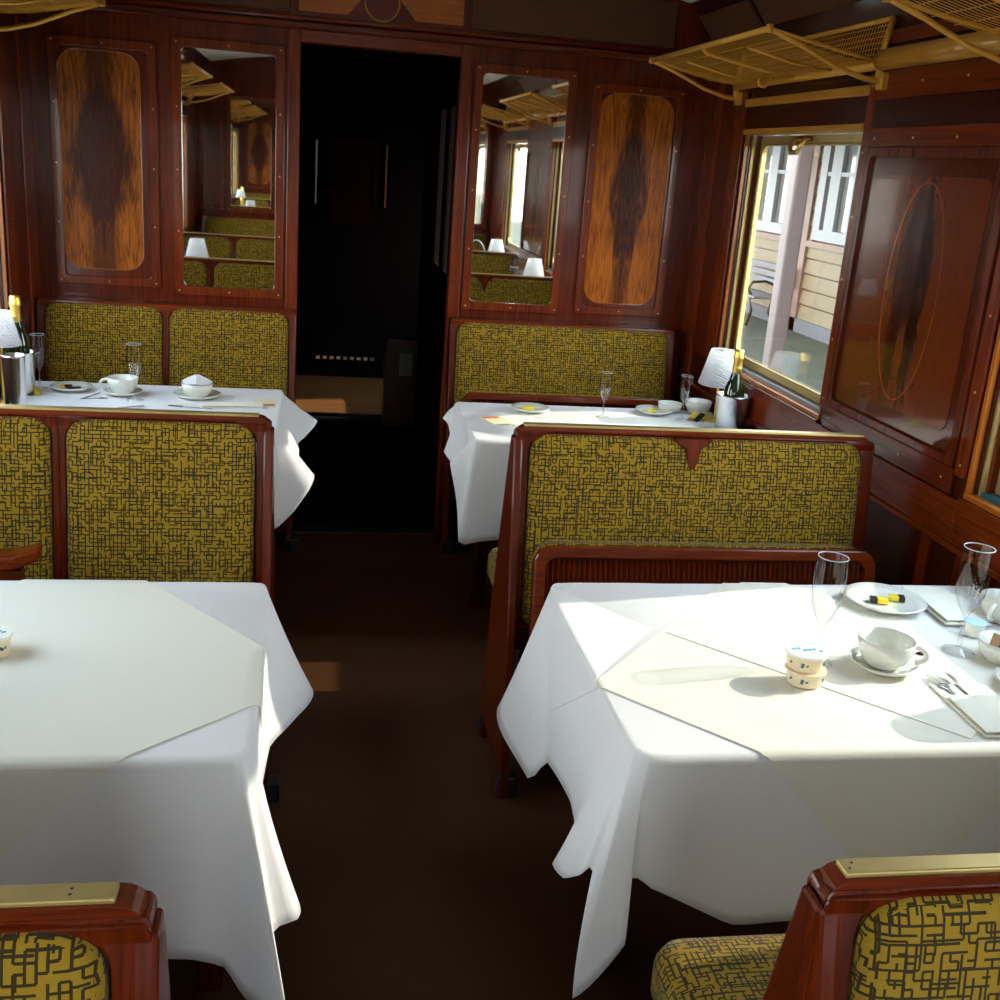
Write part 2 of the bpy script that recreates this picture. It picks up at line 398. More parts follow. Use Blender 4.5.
# door architrave, header and mouldings
for a in (DX0-.05, DX1): MB().box(a, a+.05, YF-.012, YF, 0, DZ+.05).build('architrave', 'wood_red', wf, grain='z', bevel=.004)
MB().box(DX0, DX1, YF-.012, YF, DZ, DZ+.05).build('architrave', 'wood_red', wf, grain='x', bevel=.004)
MB().box(XL, XR, YF-.035, YF, 2.095, 2.125).build('moulding', 'wood', wf, grain='x', bevel=.008)
MB().tube([(XL, YF-.012, 2.138), (XR, YF-.012, 2.138)], .012, 8).build('moulding', 'wood_red', wf, grain='x', smooth=True)
MB().box(XL+.01, -.125, YF-.012, YF, 2.16, 2.40).build('frieze_panel', 'brown_panel', wf, bevel=.006)
MB().box(.595, 1.44, YF-.012, YF, 2.158, 2.335).build('frieze_panel', 'brown_panel', wf, bevel=.006)
MB().box(DX0-.01, DX1+.01, YF-.004, YF, 2.15, 2.42).build('frieze_panel', 'wood', wf, grain='x')
for sg in (-1, 1):
    p = [(.231+sg*a, YF-.004, z) for a, z in ((.325, 2.166), (.135, 2.166), (.066, 2.245), (.066, 2.40), (.325, 2.40))]
    MB().prism(p, (0, -.003, 0)).xf(Matrix.Identity(4)).build('chevron_veneer', 'chevron', wf, grain='x')
rp = [(.231+.068*math.cos(2*PI*k/32), YF-.006, 2.222+.068*math.sin(2*PI*k/32)) for k in range(33)]
MB().tube(rp, .003, 6).build('inlay_ring', 'wood_gold', wf)
MB().lathe([(.004, 0), (.005, .004), (.001, .006)], (.231, YF-.012, 2.135), 8).build('brass_pin', 'brass', wf)
# lower dado behind seats
# --- back end wall (seen in the mirrors): mirrors, panels, door with glazing added to let daylight in
for x0, x1 in ((-.80, -.44), (1.15, 1.55)): mirror(x0, x1, 1.085, 2.03, wb, YB, 1)
for x0, x1 in ((-1.08, -.86), (.72, 1.08)):
    ring_on_wall('panel_frame', x0, x1, 1.06, 2.03, .03, wb, y=YB, d=.014)
dr = MB(); dr.box(DX0, DX1, YB-.04, YB, 0, .85); dr.box(DX0, DX1, YB-.04, YB, 1.97, DZ); dr.box(DX0, DX0+.06, YB-.04, YB, .85, 1.97); dr.box(DX1-.06, DX1, YB-.04, YB, .85, 1.97)
dr = structure(dr.build('added_glazed_door', 'wood_red', grain='z', bevel=.004))
MB().box(DX0+.055, DX1-.055, YB-.024, YB-.018, .845, 1.975).build('pane', 'pane', dr)  # unseen pane, added so daylight reaches the near tablecloths
ring_on_wall('door_panel', DX0+.08, DX1-.08, .2, .78, .03, dr, y=YB, d=.012, mat='wood')
MB().tube([(DX0+.03, YB, 1.0), (DX0+.03, YB+.05, 1.0), (DX0+.12, YB+.055, 1.0)], .009, 8).build('door_handle', 'brass', dr, smooth=True)

# --- windows
def car_window(idx, X, s, yc):                  # s = +1: right wall (outward +X)
    root = semp('window_%d' % idx, (X, yc, WZ0)); a, b = yc-WH, yc+WH
    xo = X + s*.05
    def bx(x0, x1, *r): x0, x1 = sorted((x0, x1)); return MB().box(x0, x1, *r)
    # jamb strips stepping in to the sash
    for y0, sg in ((a, 1), (b, -1)):
        for k, (w_, d_, mt) in enumerate(((.012, .0, 'wood_orange'), (.022, .014, 'wood_dark'), (.032, .022, 'brass_dull'), (.045, .034, 'wood'))):
            p0 = y0 + sg*(.0 if k == 0 else (.012, .022, .032, .045)[k-1]); p1 = y0 + sg*w_
            bx(X+s*d_, X+s*.07, min(p0, p1), max(p0, p1), WZ0+.012, WZ1-.02).build('jamb_strip', mt, root, grain='z')
    bx(X-s*.012, X+s*.07, a, b, WZ1-.02, WZ1).build('head_strip', 'wood_gold', root, grain='y', bevel=.003)
    bx(X-s*.004, X+s*.07, a, b, WZ0-.004, WZ0+.012).build('sill', 'wood_orange' if idx != 2 else 'wood_orange', root, grain='y', bevel=.003)
    bx(X+s*.02, X+s*.065, a+.04, b-.04, WZ0+.012, WZ0+.024).build('sill_channel', 'teal' if idx == 2 else 'paint_white', root)
    y0, y1, z0, z1 = a+.045, b-.045, WZ0+.024, WZ1-.022
    ring = MB().ring([(xo, y, z) for y, z in rrect(y0, y1, z0, z1, .008)], [(xo, y, z) for y, z in rrect(y0+.03, y1-.03, z0+.03, z1-.03, .045)], (s*.016, 0, 0))
    ring.build('sash_frame', 'brass_dull', root, grain='y', bevel=.004)
    bd = [(xo-s*.002, y, z) for y, z in rrect(y0+.032, y1-.032, z0+.032, z1-.032, .043, 8)]; bd.append(bd[0])
    MB().tube(bd, .005, 6).build('glazing_bead', 'brass_dull', root, smooth=True)
    bx(xo+s*.006, xo+s*.010, y0+.01, y1-.01, z0+.01, z1-.01).build('pane', 'pane', root)
    hy = yc+.03 if s > 0 else yc
    hp = [(xo-s*.002, hy-.045, z1-.012), (xo-s*.03, hy-.045, z1-.02), (xo-s*.042, hy-.04, z1-.045), (xo-s*.042, hy-.025, z1-.062), (xo-s*.042, hy+.025, z1-.062), (xo-s*.042, hy+.04, z1-.045), (xo-s*.03, hy+.045, z1-.02), (xo-s*.002, hy+.045, z1-.012)]
    MB().tube(hp, .009, 8).build('pull_handle', 'brass', root, smooth=True)
    # header board above the opening
    bx(X-s*.016, X, a-.01, b+.01, 1.925, 1.955).build('header_batten', 'wood_gold', root, grain='y', bevel=.004)
    bx(X-s*.008, X, a-.01, b+.01, WZ1+.003, 1.925).build('header_board', 'wood_dark', root, grain='y')
    # waist board below the window
    bx(X-s*.012, X, a-.005, b+.005, .80, WZ0-.004).build('waist_board', 'wood_red', root, grain='y', bevel=.003)
    return root
for i, y in enumerate(WIN_Y): car_window(i+1, XR, 1, y); car_window(i+4, XL, -1, y)

# --- panels of the right (and left) wall between the windows
def pier(wall, X, s, y0, y1, fancy=True):
    def bx(x0, x1, *r): x0, x1 = sorted((x0, x1)); return MB().box(x0, x1, *r)
    d = -s*.010
    for a in (y0-.0, y1-.045): bx(X, X+d, a, a+.045, .97, 1.99).build('stile', 'wood_red', wall, grain='z', bevel=.003)
    for (z0, z1, mt, dd) in ((1.775, 1.83, 'wood_red', 1.3), (1.83, 1.91, 'wood_dark', .6), (1.91, 1.99, 'wood_red', 1.0), (.915, .985, 'wood', 1.4)):
        bx(X, X+d*dd, y0+.045, y1-.045, z0, z1).build('cross_rail', mt, wall, grain='y', bevel=.003)
    a, b = y0+.05, y1-.05
    out = [(X, y, z) for y, z in rrect(a, b, .985, 1.775, .01)]; inn = [(X, y, z) for y, z in rrect(a+.03, b-.03, 1.01, 1.748, .02)]
    MB().ring(out, inn, (d*1.6, 0, 0)).build('panel_frame', 'wood', wall, grain='z', bevel=.004)
    bx(X, X+d*.4, a+.02, b-.02, 1.0, 1.76).build('panel_field', 'wood_gloss', wall, grain='z')
    q = rrect(a+.075, b-.075, 1.06, 1.70, .035, 6)
    MB().prism([(X+d*.4, y, z) for y, z in q], (d*.25, 0, 0)).build('veneer_inlay', 'burl_side', wall, centre=(X, (a+b)/2, 1.38))
    yc = (a+b)/2
    el = [(X+d*.68, yc-.005+.14*math.sin(2*PI*k/40), 1.385+.30*math.cos(2*PI*k/40)) for k in range(41)]
    MB().tube(el, .0009, 4).build('stringing', 'wood_orange', wall)
    sc = MB()
    for yy in (y0+.022, y1-.022):
        for k in range(6): sc.dome((X+d, yy, 1.0+.19*k), .004, (d, 0, 0))
    for k in range(4):
        yy = y0+.09+(y1-y0-.18)*k/3
        for zz in (1.80, 1.95, .95): sc.dome((X+d*1.35, yy, zz), .004, (d, 0, 0))
    z_ = sc.build('screws', 'brass', wall); z_['kind'] = 'stuff'
    bx(X, X-s*.014, y0-.0, y1+.0, .80, .912).build('waist_board', 'wood_red', wall, grain='y', bevel=.003)
for w_, X, s in ((wr, XR, 1), (wl, XL, -1)):
    pier(w_, X, s, 2.435, 3.285); pier(w_, X, s, .44, 1.435)
    def bx(x0, x1, *r): x0, x1 = sorted((x0, x1)); return MB().box(x0, x1, *r)
    # end pilasters beside the end walls
    bx(X, X-s*.010, 4.29, 4.40, .93, 2.0).build('stile', 'wood_red', w_, grain='z', bevel=.003)
    bx(X, X-s*.006, 4.41, 4.56, .93, 2.0).build('panel_field', 'wood', w_, grain='z')
    bx(X, X-s*.012, 4.57, YF, .5, 2.05).build('stile', 'wood_red', w_, grain='z', bevel=.003)
    bx(X, X-s*.010, YB, -.56, .93, 2.0).build('panel_field', 'wood_red', w_, grain='z')
    # long rails
    bx(X, X-s*.022, YB, YF, .785, .802).build('dado_rail', 'wood_red', w_, grain='y', bevel=.004)
    bx(X, X-s*.014, YB, YF, 2.06, 2.10).build('cornice_rail', 'wood_red', w_, grain='y', bevel=.005)
    for yy in (2.35, 2.52, 3.05, 3.5, 4.0, 4.3, 1.2, .6): bx(X, X-s*.010, yy, yy+.05, .10, .785).build('dado_stile', 'wood', w_, grain='z', bevel=.003)
    bx(X, X-s*.02, YB, YF, 0, .1).build('skirting', 'wood_dark', w_, grain='y')
    # frieze panels over the racks
    for a, b in ((.4, 1.6), (1.65, 2.85), (2.9, 4.1), (4.15, 4.68)):
        p = [(X-s*.035, a, 2.20), (X-s*.105, a, 2.288), (X-s*.113, a, 2.282), (X-s*.043, a, 2.194)]
        MB().prism(p, (0, b-a, 0)).build('frieze_panel', 'brown_panel', w_)

# --- vestibule beyond the doorway
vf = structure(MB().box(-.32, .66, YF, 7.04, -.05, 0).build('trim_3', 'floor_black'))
MB().box(DX0, DX1, YF-.01, YF+.07, -.001, .006).build('threshold', 'iron', vf, bevel=.002)
vs_ = MB(); vs_.box(-.36, -.32, YF+.06, 7.05, 0, 2.2); vs_.box(-.36, XR, YF+.06, 8.3, 2.2, 2.25); vs_.box(-.36, DX0, YF+.06, YF+.07, 0, 2.2)
vs_.box(-.36, -.32, 7.05, 8.3, 0, 2.2)
# right corridor wall with two slit lights
vs_.box(.64, .65, YF+.06, 7.05, 0, 1.1); vs_.box(.64, .65, YF+.06, 7.05, 1.9, 2.2)
for a, b in ((YF+.06, 5.55), (5.75, 5.95), (6.2, 7.05)): vs_.box(.64, .65, a, b, 1.1, 1.9)
vs_.box(.65, XR, 7.0, 7.05, 0, 2.2)
vs_.box(XR, XR+.05, 7.05, 8.3, 0, .9); vs_.box(XR, XR+.05, 7.05, 8.3, 1.8, 2.2); vs_.box(XR, XR+.05, 7.05, 7.2, .9, 1.8); vs_.box(XR, XR+.05, 7.75, 8.3, .9, 1.8)
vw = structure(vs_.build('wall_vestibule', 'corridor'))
vg = structure(MB().box(-.36, XR+.05, 7.04, 8.4, -.05, .012).build('trim_4', 'floor_wood', grain='x'))
MB().box(-.32, .64, 7.02, 7.05, 0, .02).build('step_nosing', 'iron', vg)
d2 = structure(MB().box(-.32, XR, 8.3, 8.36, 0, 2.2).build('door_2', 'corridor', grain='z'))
ring_on_wall('door_panel', .06, .42, 1.15, 1.75, .04, d2, y=8.3, d=-.02, mat='corridor_red', screws=False)
MB().box(.10, .38, 8.293, 8.3, 1.19, 1.71).build('door_field', 'corridor_red', d2, grain='z')
for xx in (-.04, .46): MB().box(xx+.01, xx+.022, 8.28, 8.3, 1.28, 1.72).build('glint_strip', 'wood_orange', d2)  # orange strips: glints on the end door put in as colour
MB().box(-.02, .47, 8.27, 8.3, .14, .40).build('kick_plate', 'corridor', d2)
for k in range(9): MB().box(.0+k*.051, .032+k*.051, 8.262, 8.27, .150, .175).build('vent_slot', 'steel', d2)
rb = thing('wall_locker', 'dark red box with a small grey plate at the end of the unlit passage', 'box', (.53, 6.88, 0))
MB().prism([(x, 6.80, z) for x, z in rrect(.43, .63, 0, .56, (.005, .005, .03, .03))], (0, .16, 0)).build('casing', 'crimson', rb, bevel=.004)
MB().box(.52, .60, 6.792, 6.80, .33, .47).build('plate', 'grey_plate', rb)

# ------------------------------------------------------------------ benches
def leaned(yb, zb, yt, zt, face):
    """frame on a leaning back: returns fn (x, v, d) -> world point; d is proud of the face"""
    a = Vector((0, yb, zb)); v = Vector((0, yt-yb, zt-zb)); L = v.length; v = v/L
    n = Vector((1, 0, 0)).cross(v); n = n if n.y*face > 0 else -n
    return (lambda x, t, d: Vector((x, 0, 0)) + a + v*t + n*d), L
def cushion(P, x0, x1, v0, v1, r, puff, name, par, back=-.03):
    prof = ((0, back), (0, puff*.25), (.006, puff*.55), (.018, puff*.8), (.045, puff*.95), (.09, puff))
    mx = min(x1-x0, v1-v0)*.45
    loops = [[P(x, v, d) for x, v in inset_rr(x0, x1, v0, v1, r, min(i, mx))] for i, d in prof]
    return MB().loops(loops).build(name, 'moquette', par, smooth=True)
def back_face(par, x0, x1, ytop, ybot, ztop, zbot, face, splits, fw_=.036, depth=.045, yoke=None, panel_r=.05, fwt=.005):
    P, L = leaned(ybot, zbot, ytop, ztop, face)
    xs = [x0] + splits + [x1]
    for i in range(len(xs)-1):
        a, b = xs[i], xs[i+1]
        il = fw_ if i == 0 else fw_*.42; ir = fw_ if i == len(xs)-2 else fw_*.42
        ro = [.004]*4
        if i == len(xs)-2: ro[2] = .012
        if i == 0: ro[3] = .012
        out = rrect(a, b, 0, L, ro); inn = rrect(a+il, b-ir, .03, L-fwt, (.02, .02, panel_r, panel_r))
        MB().ring([P(x, v, -depth) for x, v in out], [P(x, v, -depth) for x, v in inn], P(0, 0, depth)-P(0, 0, 0)).build('back_frame', 'wood', par, grain='z', bevel=.006)
        cushion(P, a+il+.004, b-ir-.004, .034, L-fwt-.003, (.02, .02, panel_r, panel_r), .022, 'back_cushion', par, -.04)
    if yoke:
        q = [(yoke-.055, L-fwt-.002), (yoke-.045, L-fwt-.014), (yoke-.022, L-fwt-.03), (yoke-.018, L-fwt-.05), (yoke-.006, L-fwt-.085), (yoke+.006, L-fwt-.085), (yoke+.018, L-fwt-.05), (yoke+.022, L-fwt-.03), (yoke+.045, L-fwt-.014), (yoke+.055, L-fwt-.002)]
        MB().prism([P(x, v, 0) for x, v in q], P(0, 0, .026)-P(0, 0, 0)).build('yoke', 'wood', par, grain='z', bevel=.003)
    return P, L
def tipped_seat(par, x0, x1, ytop, ztop, ybot, zbot, face):
    P, L = leaned(ybot, zbot, ytop, ztop, face)
    out = rrect(x0, x1, 0, L, (.02, .02, .05, .05)); inn = rrect(x0+.032, x1-.032, .032, L-.032, (.015, .015, .03, .03))
    fr = MB().ring([P(x, v, 0) for x, v in out], [P(x, v, 0) for x, v in inn], P(0, 0, .032)-P(0, 0, 0)).build('seat_frame', 'wood_red', par, grain='x', bevel=.006)
    pts = []; n = int((x1-x0-.064)/.014)
    for k in range(n+1):
        x = x0+.032+(x1-x0-.064)*k/n
        pts.append((x, .004)); 
        if k < n: pts.append((x+.007, .013))
    lo = [[P(x, .03, d) for x, d in pts] + [P(x1-.032, .03, -.004), P(x0+.032, .03, -.004)], [P(x, L-.03, d) for x, d in pts] + [P(x1-.032, L-.03, -.004), P(x0+.032, L-.03, -.004)]]
    MB().loops(lo).build('fluted_panel', 'wood', fr, grain='z')
    prof = ((.0, -.001), (.0, -.05), (.012, -.075), (.04, -.088), (.1, -.09))
    MB().loops([[P(x, v, d) for x, v in inset_rr(x0+.012, x1-.012, .012, L+.004, .05, i)] for i, d in prof]).build('seat_cushion', 'moquette', par, smooth=True)
def flat_seat(par, x0, x1, y0, y1, ztop=.475):
    h = .10
    L = []
    for i, z in ((.012, ztop-h), (0, ztop-h+.015), (0, ztop-.03), (.008, ztop-.012), (.03, ztop-.002), (.08, ztop+.004)):
        L.append([(x, y, z) for x, y in inset_rr(x0, x1, y0, y1, .05, i)])
    MB().loops(L).build('seat_cushion', 'moquette', par, smooth=True)
    MB().box(x0+.02, x1-.02, y0+.02, y1-.02, ztop-h-.05, ztop-h+.002).build('seat_frame', 'wood', par, grain='x', bevel=.005)
    for xx in (x0+.06, x1-.10): MB().box(xx, xx+.04, y0+.06, y1-.08, 0, ztop-h-.05).build('seat_bracket', 'iron', par)
ZT = 1.0
def double_bench(label, x0, x1, yc, aisle, splits, near, far, yoke=None, group=None, arm=None, ZT=1.0):
    """near/far: 'up' tipped seat, 'down' flat seat; aisle = -1 if the aisle end is x0, else +1"""
    b = thing('bench', label, 'bench', ((x0+x1)/2, yc, 0), group)
    for fc in (-1, 1):
        back_face(b, x0+(.006 if aisle < 0 else 0), x1-(.006 if aisle > 0 else 0), yc+fc*.019, yc+fc*.098, ZT-.010, .44, fc, splits, yoke=yoke)
    xe = (x0, x0+.026) if aisle < 0 else (x1-.026, x1)
    poly = [(xe[0], yc+y, z) for y, z in ((-.022, ZT-.030), (.022, ZT-.030), (.078, .72), (.135, .46), (.20, .05), (.20, .0), (.13, 0), (.12, .06), (-.12, .06), (-.13, 0), (-.20, 0), (-.20, .05), (-.135, .46), (-.078, .72))]
    MB().prism(poly, (xe[1]-xe[0], 0, 0)).build('end_panel', 'wood', b, grain='z', bevel=.006)
    # rounded top rail with a brass strip
    a, c = x0+.008, x1-.008
    out = rrect(a, c, ZT-.034, ZT, (.015, .015, .030, .030), 6)
    MB().prism([(x, yc-.0175, z) for x, z in out], (0, .035, 0)).build('top_rail', 'wood_red', b, grain='x', bevel=.004)
    st = MB().box(a+.020, c-(.020 if aisle < 0 else .030), yc-.0128, yc+.0128, ZT-.002, ZT+.005).build('brass_strip', 'brass_dull', b, bevel=.002)
    for xx in (a+.07, c-.07):
        for yy in (-.006, .006): MB().dome((xx-.04+yy*.5 if xx == a+.07 else xx, yc+yy*.7, ZT+.005), .0018, (0, 0, 1), .0008).build('screw', 'iron', st)
    MB().box(x0+.03, x1-.03, yc-.10, yc+.10, .40, .46).build('cross_rail', 'wood_dark', b, grain='x')
    for fc in (-1, 1):
        MB().box(xe[0]-.004, xe[1]+.03, yc+fc*.17-.022, yc+fc*.17+.022, 0, .06).build('foot_iron', 'iron', b, bevel=.006)
    sx0, sx1 = x0+.045, x1-.03
    if near == 'up': tipped_seat(b, sx0, sx1, yc-.155, .722, yc-.24, .30, -1)
    elif near == 'down': flat_seat(b, sx0, sx1, yc-.56, yc-.12)
    if far == 'up': tipped_seat(b, sx0, sx1, yc+.155, .722, yc+.24, .30, 1)
    elif far == 'down': flat_seat(b, sx0, sx1, yc+.12, yc+.545)
    if arm:
        pa = [(arm-.25, yc-.20, .70), (arm-.12, yc-.26, .712), (arm-.03, yc-.285, .735), (arm+.022, yc-.29, .752)]
        L = []
        for (x, y, z), wd in zip(pa, (.030, .032, .036, .022)):
            L.append([(x, y-wd, z-.035), (x, y+wd, z-.035), (x+.004, y+wd, z), (x+.004, y-wd, z)])
        am = MB().loops(L).build('armrest', 'wood_red', b, grain='x', bevel=.008)
        MB().box(arm-.065, arm-.020, yc-.30, yc-.26, .20, .69).build('arm_post', 'wood', am, grain='z', bevel=.004)
    return b
double_bench('double-sided green bench with its front seat tipped up, behind the right table in the middle', .515, 1.532, 2.745, -1, [], 'up', 'down', yoke=1.0)
double_bench('green double-sided bench nearest the camera at bottom right, brass strip along its top', .510, 1.54, .876, -1, [], 'up', 'down', ZT=.989)
double_bench('green two-panel bench with a wooden armrest, behind the nearest left table', -1.09, -.100, 2.745, 1, [-.615], 'down', 'down', arm=-.63)
double_bench('green bench back cut off at the bottom left corner, nearest on the left', -1.11, -.128, .872, 1, [-.62], 'down', 'up', ZT=.996)
def wall_bench(label, x0, x1, yw, splits, aisle):
    b = thing('bench', label, 'bench', ((x0+x1)/2, yw, 0))
    back_face(b, x0, x1, yw-.112, yw-.20, ZT+.004, .44, -1, splits, fw_=.026)
    MB().box(x0, x1, yw-.115, yw-.012, ZT-.03, ZT+.008).build('top_rail', 'wood_red', b, grain='x', bevel=.010)
    xe = (x0, x0+.026) if aisle < 0 else (x1-.026, x1)
    poly = [(xe[0], yw+y, z) for y, z in ((-.012, 0), (-.012, ZT-.04), (-.11, ZT-.04), (-.21, .46), (-.26, .05), (-.26, 0))]
    MB().prism(poly, (xe[1]-xe[0], 0, 0)).build('end_panel', 'wood', b, grain='z', bevel=.005)
    MB().box(xe[0]-.004, xe[1]+.03, yw-.26, yw-.21, 0, .06).build('foot_iron', 'iron', b, bevel=.006)
    if splits: flat_seat(b, x0+.045, x1-.03, yw-.66, yw-.20)
    else: tipped_seat(b, x0+.045, x1-.03, yw-.25, .725, yw-.33, .30, -1)
    return b
fb_r = wall_bench('green one-panel bench against the end wall right of the doorway', .560, 1.552, YF, [], -1)
fb_l = wall_bench('green two-panel bench against the end wall left of the doorway', -1.10, -.084, YF, [-.603], 1)
dup(fb_r, (-.55, YB, 0), PI, 'one-panel green bench against the rear wall, seen only in the left mirror')
dup(fb_l, (1.10, YB, 0), PI, 'two-panel green bench against the rear wall, seen only in the right mirror')

# ------------------------------------------------------------------ tables and cloths
TZ = .740
def cr_(a, b, c, d, t):
    return [.5*((2*b[i]) + (-a[i]+c[i])*t + (2*a[i]-5*b[i]+4*c[i]-d[i])*t*t + (-a[i]+3*b[i]-3*c[i]+d[i])*t**3) for i in range(len(b))]
def tablecloth(label, T, ctrl, loc, sharp=1.0, seed=1, group=None):
    """T = x0,x1,y0,y1 of the top; ctrl = (Px,Py, Qx,Qy,Qz) round the three free sides"""
    x0, x1, y0, y1 = T; rnd = random.Random(seed)
    cols = []; n = len(ctrl)
    for i in range(n-1):
        a, b, c, d = ctrl[max(i-1, 0)], ctrl[i], ctrl[i+1], ctrl[min(i+2, n-1)]
        ln = (Vector(c[2:5])-Vector(b[2:5])).length; k = max(3, min(22, int(ln/.02)))
        for j in range(k):
            t = j/k; s_ = cr_(a, b, c, d, t); l_ = [b[q]+(c[q]-b[q])*t for q in range(5)]
            cols.append([l_[0], l_[1]] + [s_[q]*(1-sharp*.5)+l_[q]*sharp*.5 for q in (2, 3, 4)])
    cols.append(list(ctrl[-1]))
    NR = 18; bm = bmesh.new(); rows = []
    ph = [rnd.uniform(0, 6) for _ in range(4)]
    for r in range(NR+1):
        t = r/NR; row = []
        for ci, c in enumerate(cols):
            P = Vector((c[0], c[1], TZ)); Q = Vector(c[2:5]); d = Q-P
            h = d.copy(); h.z = 0
            hn = h.normalized() if h.length > 1e-4 else Vector((0, 0, 0)); rad = .016
            P = P - hn*rad*.8
            if r <= 4:
                an = r/4*PI*.5; p = P + hn*rad*math.sin(an); p.z = TZ - rad*(1-math.cos(an))
            else:
                t = (r-4)/(NR-4); B = P + hn*rad; B.z = TZ-rad; p = B + (Q-B)*t
                p += hn*(.004*t*math.sin(ci*.43+ph[0]) + .010*t*math.sin(ci*.17+ph[1]+t*2))
            row.append(bm.verts.new(p))
        rows.append(row)
    for a, b in zip(rows, rows[1:]):
        for i in range(len(a)-1): bm.faces.new((a[i], a[i+1], b[i+1], b[i]))
    # top sheet
    top = [v for v in rows[0]]
    cx, cy = (x0+x1)/2, (y0+y1)/2
    inner = []
    fcs = bm.faces.new(top[::-1])
    bmesh.ops.triangulate(bm, faces=[fcs])
    bmesh.ops.remove_doubles(bm, verts=bm.verts, dist=.0004)
    o = MB(); o.bm.free(); o.bm = bm
    ob = o.build('tablecloth', 'cloth', None, smooth=True, origin=loc)
    md = ob.modifiers.new('thick', 'SOLIDIFY'); md.thickness = .0012; md.offset = -1
    tag(ob, label, 'tablecloth', group)
    return ob
def table(label, T, aisle, group=None):
    x0, x1, y0, y1 = T; t = thing('dining_table', label, 'table', ((x0+x1)/2, (y0+y1)/2, 0), group)
    MB().prism([(x, y, .700) for x, y in rrect(x0+.012, x1-.012, y0+.012, y1-.012, .04)], (0, 0, .033)).build('table_top', 'wood', t, grain='x', bevel=.004)
    xs = x0+.10 if aisle < 0 else x1-.10
    MB().box(xs-.025, xs+.025, (y0+y1)/2-.03, (y0+y1)/2+.03, 0, .70).build('leg', 'wood_dark', t, grain='z', bevel=.005)
    MB().box(xs-.03, xs+.03, y0+.12, y1-.12, .64, .70).build('apron', 'wood_dark', t, grain='y')
    xw = x1-.03 if aisle < 0 else x0+.03
    MB().box(xw-.02, xw+.02, y0+.1, y1-.1, .58, .70).build('wall_bracket', 'wood_dark', t, grain='y')
    return t
TR = (.53, 1.60, 1.515, 2.29)
table('table under the white cloth on the right, nearest the camera', TR, -1)
TC_R = tablecloth('white cloth on the nearest right table, with flutes, cup and butter tubs on it', TR, [
    (1.60, 2.29, 1.60, 2.30, .45), (.80, 2.29, .80, 2.31, .45), (.60, 2.29, .58, 2.33, .42), (.548, 2.28, .44, 2.30, .41), (.537, 2.235, .47, 2.02, .395),
    (.531, 2.20, .50, 1.985, .455), (.53, 1.95, .50, 1.764, .487), (.53, 1.66, .485, 1.70, .475), (.53, 1.59, .43, 1.616, .468), (.53, 1.575, .437, 1.56, .478), (.531, 1.562, .452, 1.50, .528),
    (.532, 1.552, .478, 1.50, .54), (.535, 1.540, .440, 1.42, .35), (.543, 1.528, .532, 1.46, .416), (.556, 1.519, .535, 1.49, .52), (.575, 1.515, .585, 1.488, .495),
    (.66, 1.515, .669, 1.482, .456), (.74, 1.515, .727, 1.48, .432), (.86, 1.515, .836, 1.48, .437), (1.1, 1.515, 1.1, 1.485, .42), (1.60, 1.515, 1.60, 1.48, .44)], (1.06, 1.88, TZ), seed=3)
TL = (-1.09, -.087, 1.535, 2.275)
table('table under the white cloth on the left, nearest the camera', TL, 1)
TC_L = tablecloth('white cloth on the nearest left table, hanging in a long point at its aisle corner', TL, [
    (-1.09, 2.275, -1.09, 2.31, .51), (-.30, 2.275, -.30, 2.31, .51), (-.12, 2.274, -.09, 2.33, .50), (-.098, 2.266, .006, 2.28, .471), (-.089, 2.22, -.037, 2.1, .489),
    (-.087, 2.12, -.075, 2.0, .493), (-.087, 1.80, -.082, 1.8, .49), (-.087, 1.66, -.07, 1.66, .50), (-.088, 1.585, -.005, 1.55, .453), (-.09, 1.570, -.012, 1.505, .462),
    (-.094, 1.558, -.056, 1.50, .446), (-.10, 1.547, -.026, 1.42, .345), (-.112, 1.539, -.090, 1.47, .34), (-.13, 1.535, -.124, 1.49, .383), (-.18, 1.535, -.174, 1.49, .401),
    (-.24, 1.535, -.226, 1.49, .403), (-.5, 1.535, -.5, 1.488, .41), (-1.09, 1.535, -1.09, 1.49, .41)], (-.6, 1.9, TZ), seed=5)
TFR = (.542, 1.60, 3.595, 4.205)
table('table under the white cloth at the far right by the window', TFR, -1)
TC_FR = tablecloth('white cloth on the far right table with the champagne cooler and crystal lamp', TFR, [
    (1.60, 4.205, 1.60, 4.24, .45), (.72, 4.205, .72, 4.25, .50), (.60, 4.203, .57, 4.23, .60), (.548, 4.196, .491, 4.2, .671), (.545, 4.17, .514, 4.15, .655), (.543, 4.14, .53, 4.08, .585),
    (.542, 4.08, .487, 4.0, .585), (.542, 3.85, .555, 3.75, .55), (.542, 3.70, .535, 3.70, .56), (.543, 3.625, .469, 3.64, .642), (.548, 3.605, .504, 3.56, .379), (.57, 3.597, .58, 3.568, .38), (.68, 3.595, .672, 3.57, .389),
    (.9, 3.595, .9, 3.57, .40), (1.60, 3.595, 1.60, 3.57, .41)], (1.07, 3.9, TZ), seed=9)
TFL = (-1.09, -.118, 3.625, 4.305)
table('table under the white cloth at the far left', TFL, 1)
tablecloth('white cloth on the far left table with the white bowls and cups', TFL, [
    (-1.09, 4.305, -1.09, 4.34, .5), (-.30, 4.305, -.30, 4.34, .5), (-.16, 4.303, -.12, 4.34, .55), (-.125, 4.29, .006, 4.22, .641), (-.119, 4.24, -.035, 4.08, .61), (-.118, 4.0, -.066, 3.98, .603),
    (-.118, 3.75, -.04, 3.78, .60), (-.119, 3.66, .01, 3.65, .583), (-.125, 3.64, -.009, 3.60, .544), (-.135, 3.628, -.06, 3.585, .47), (-.16, 3.625, -.124, 3.58, .412), (-.25, 3.625, -.2, 3.585, .41), (-1.09, 3.625, -1.09, 3.58, .43)], (-.6, 3.96, TZ), seed=12)
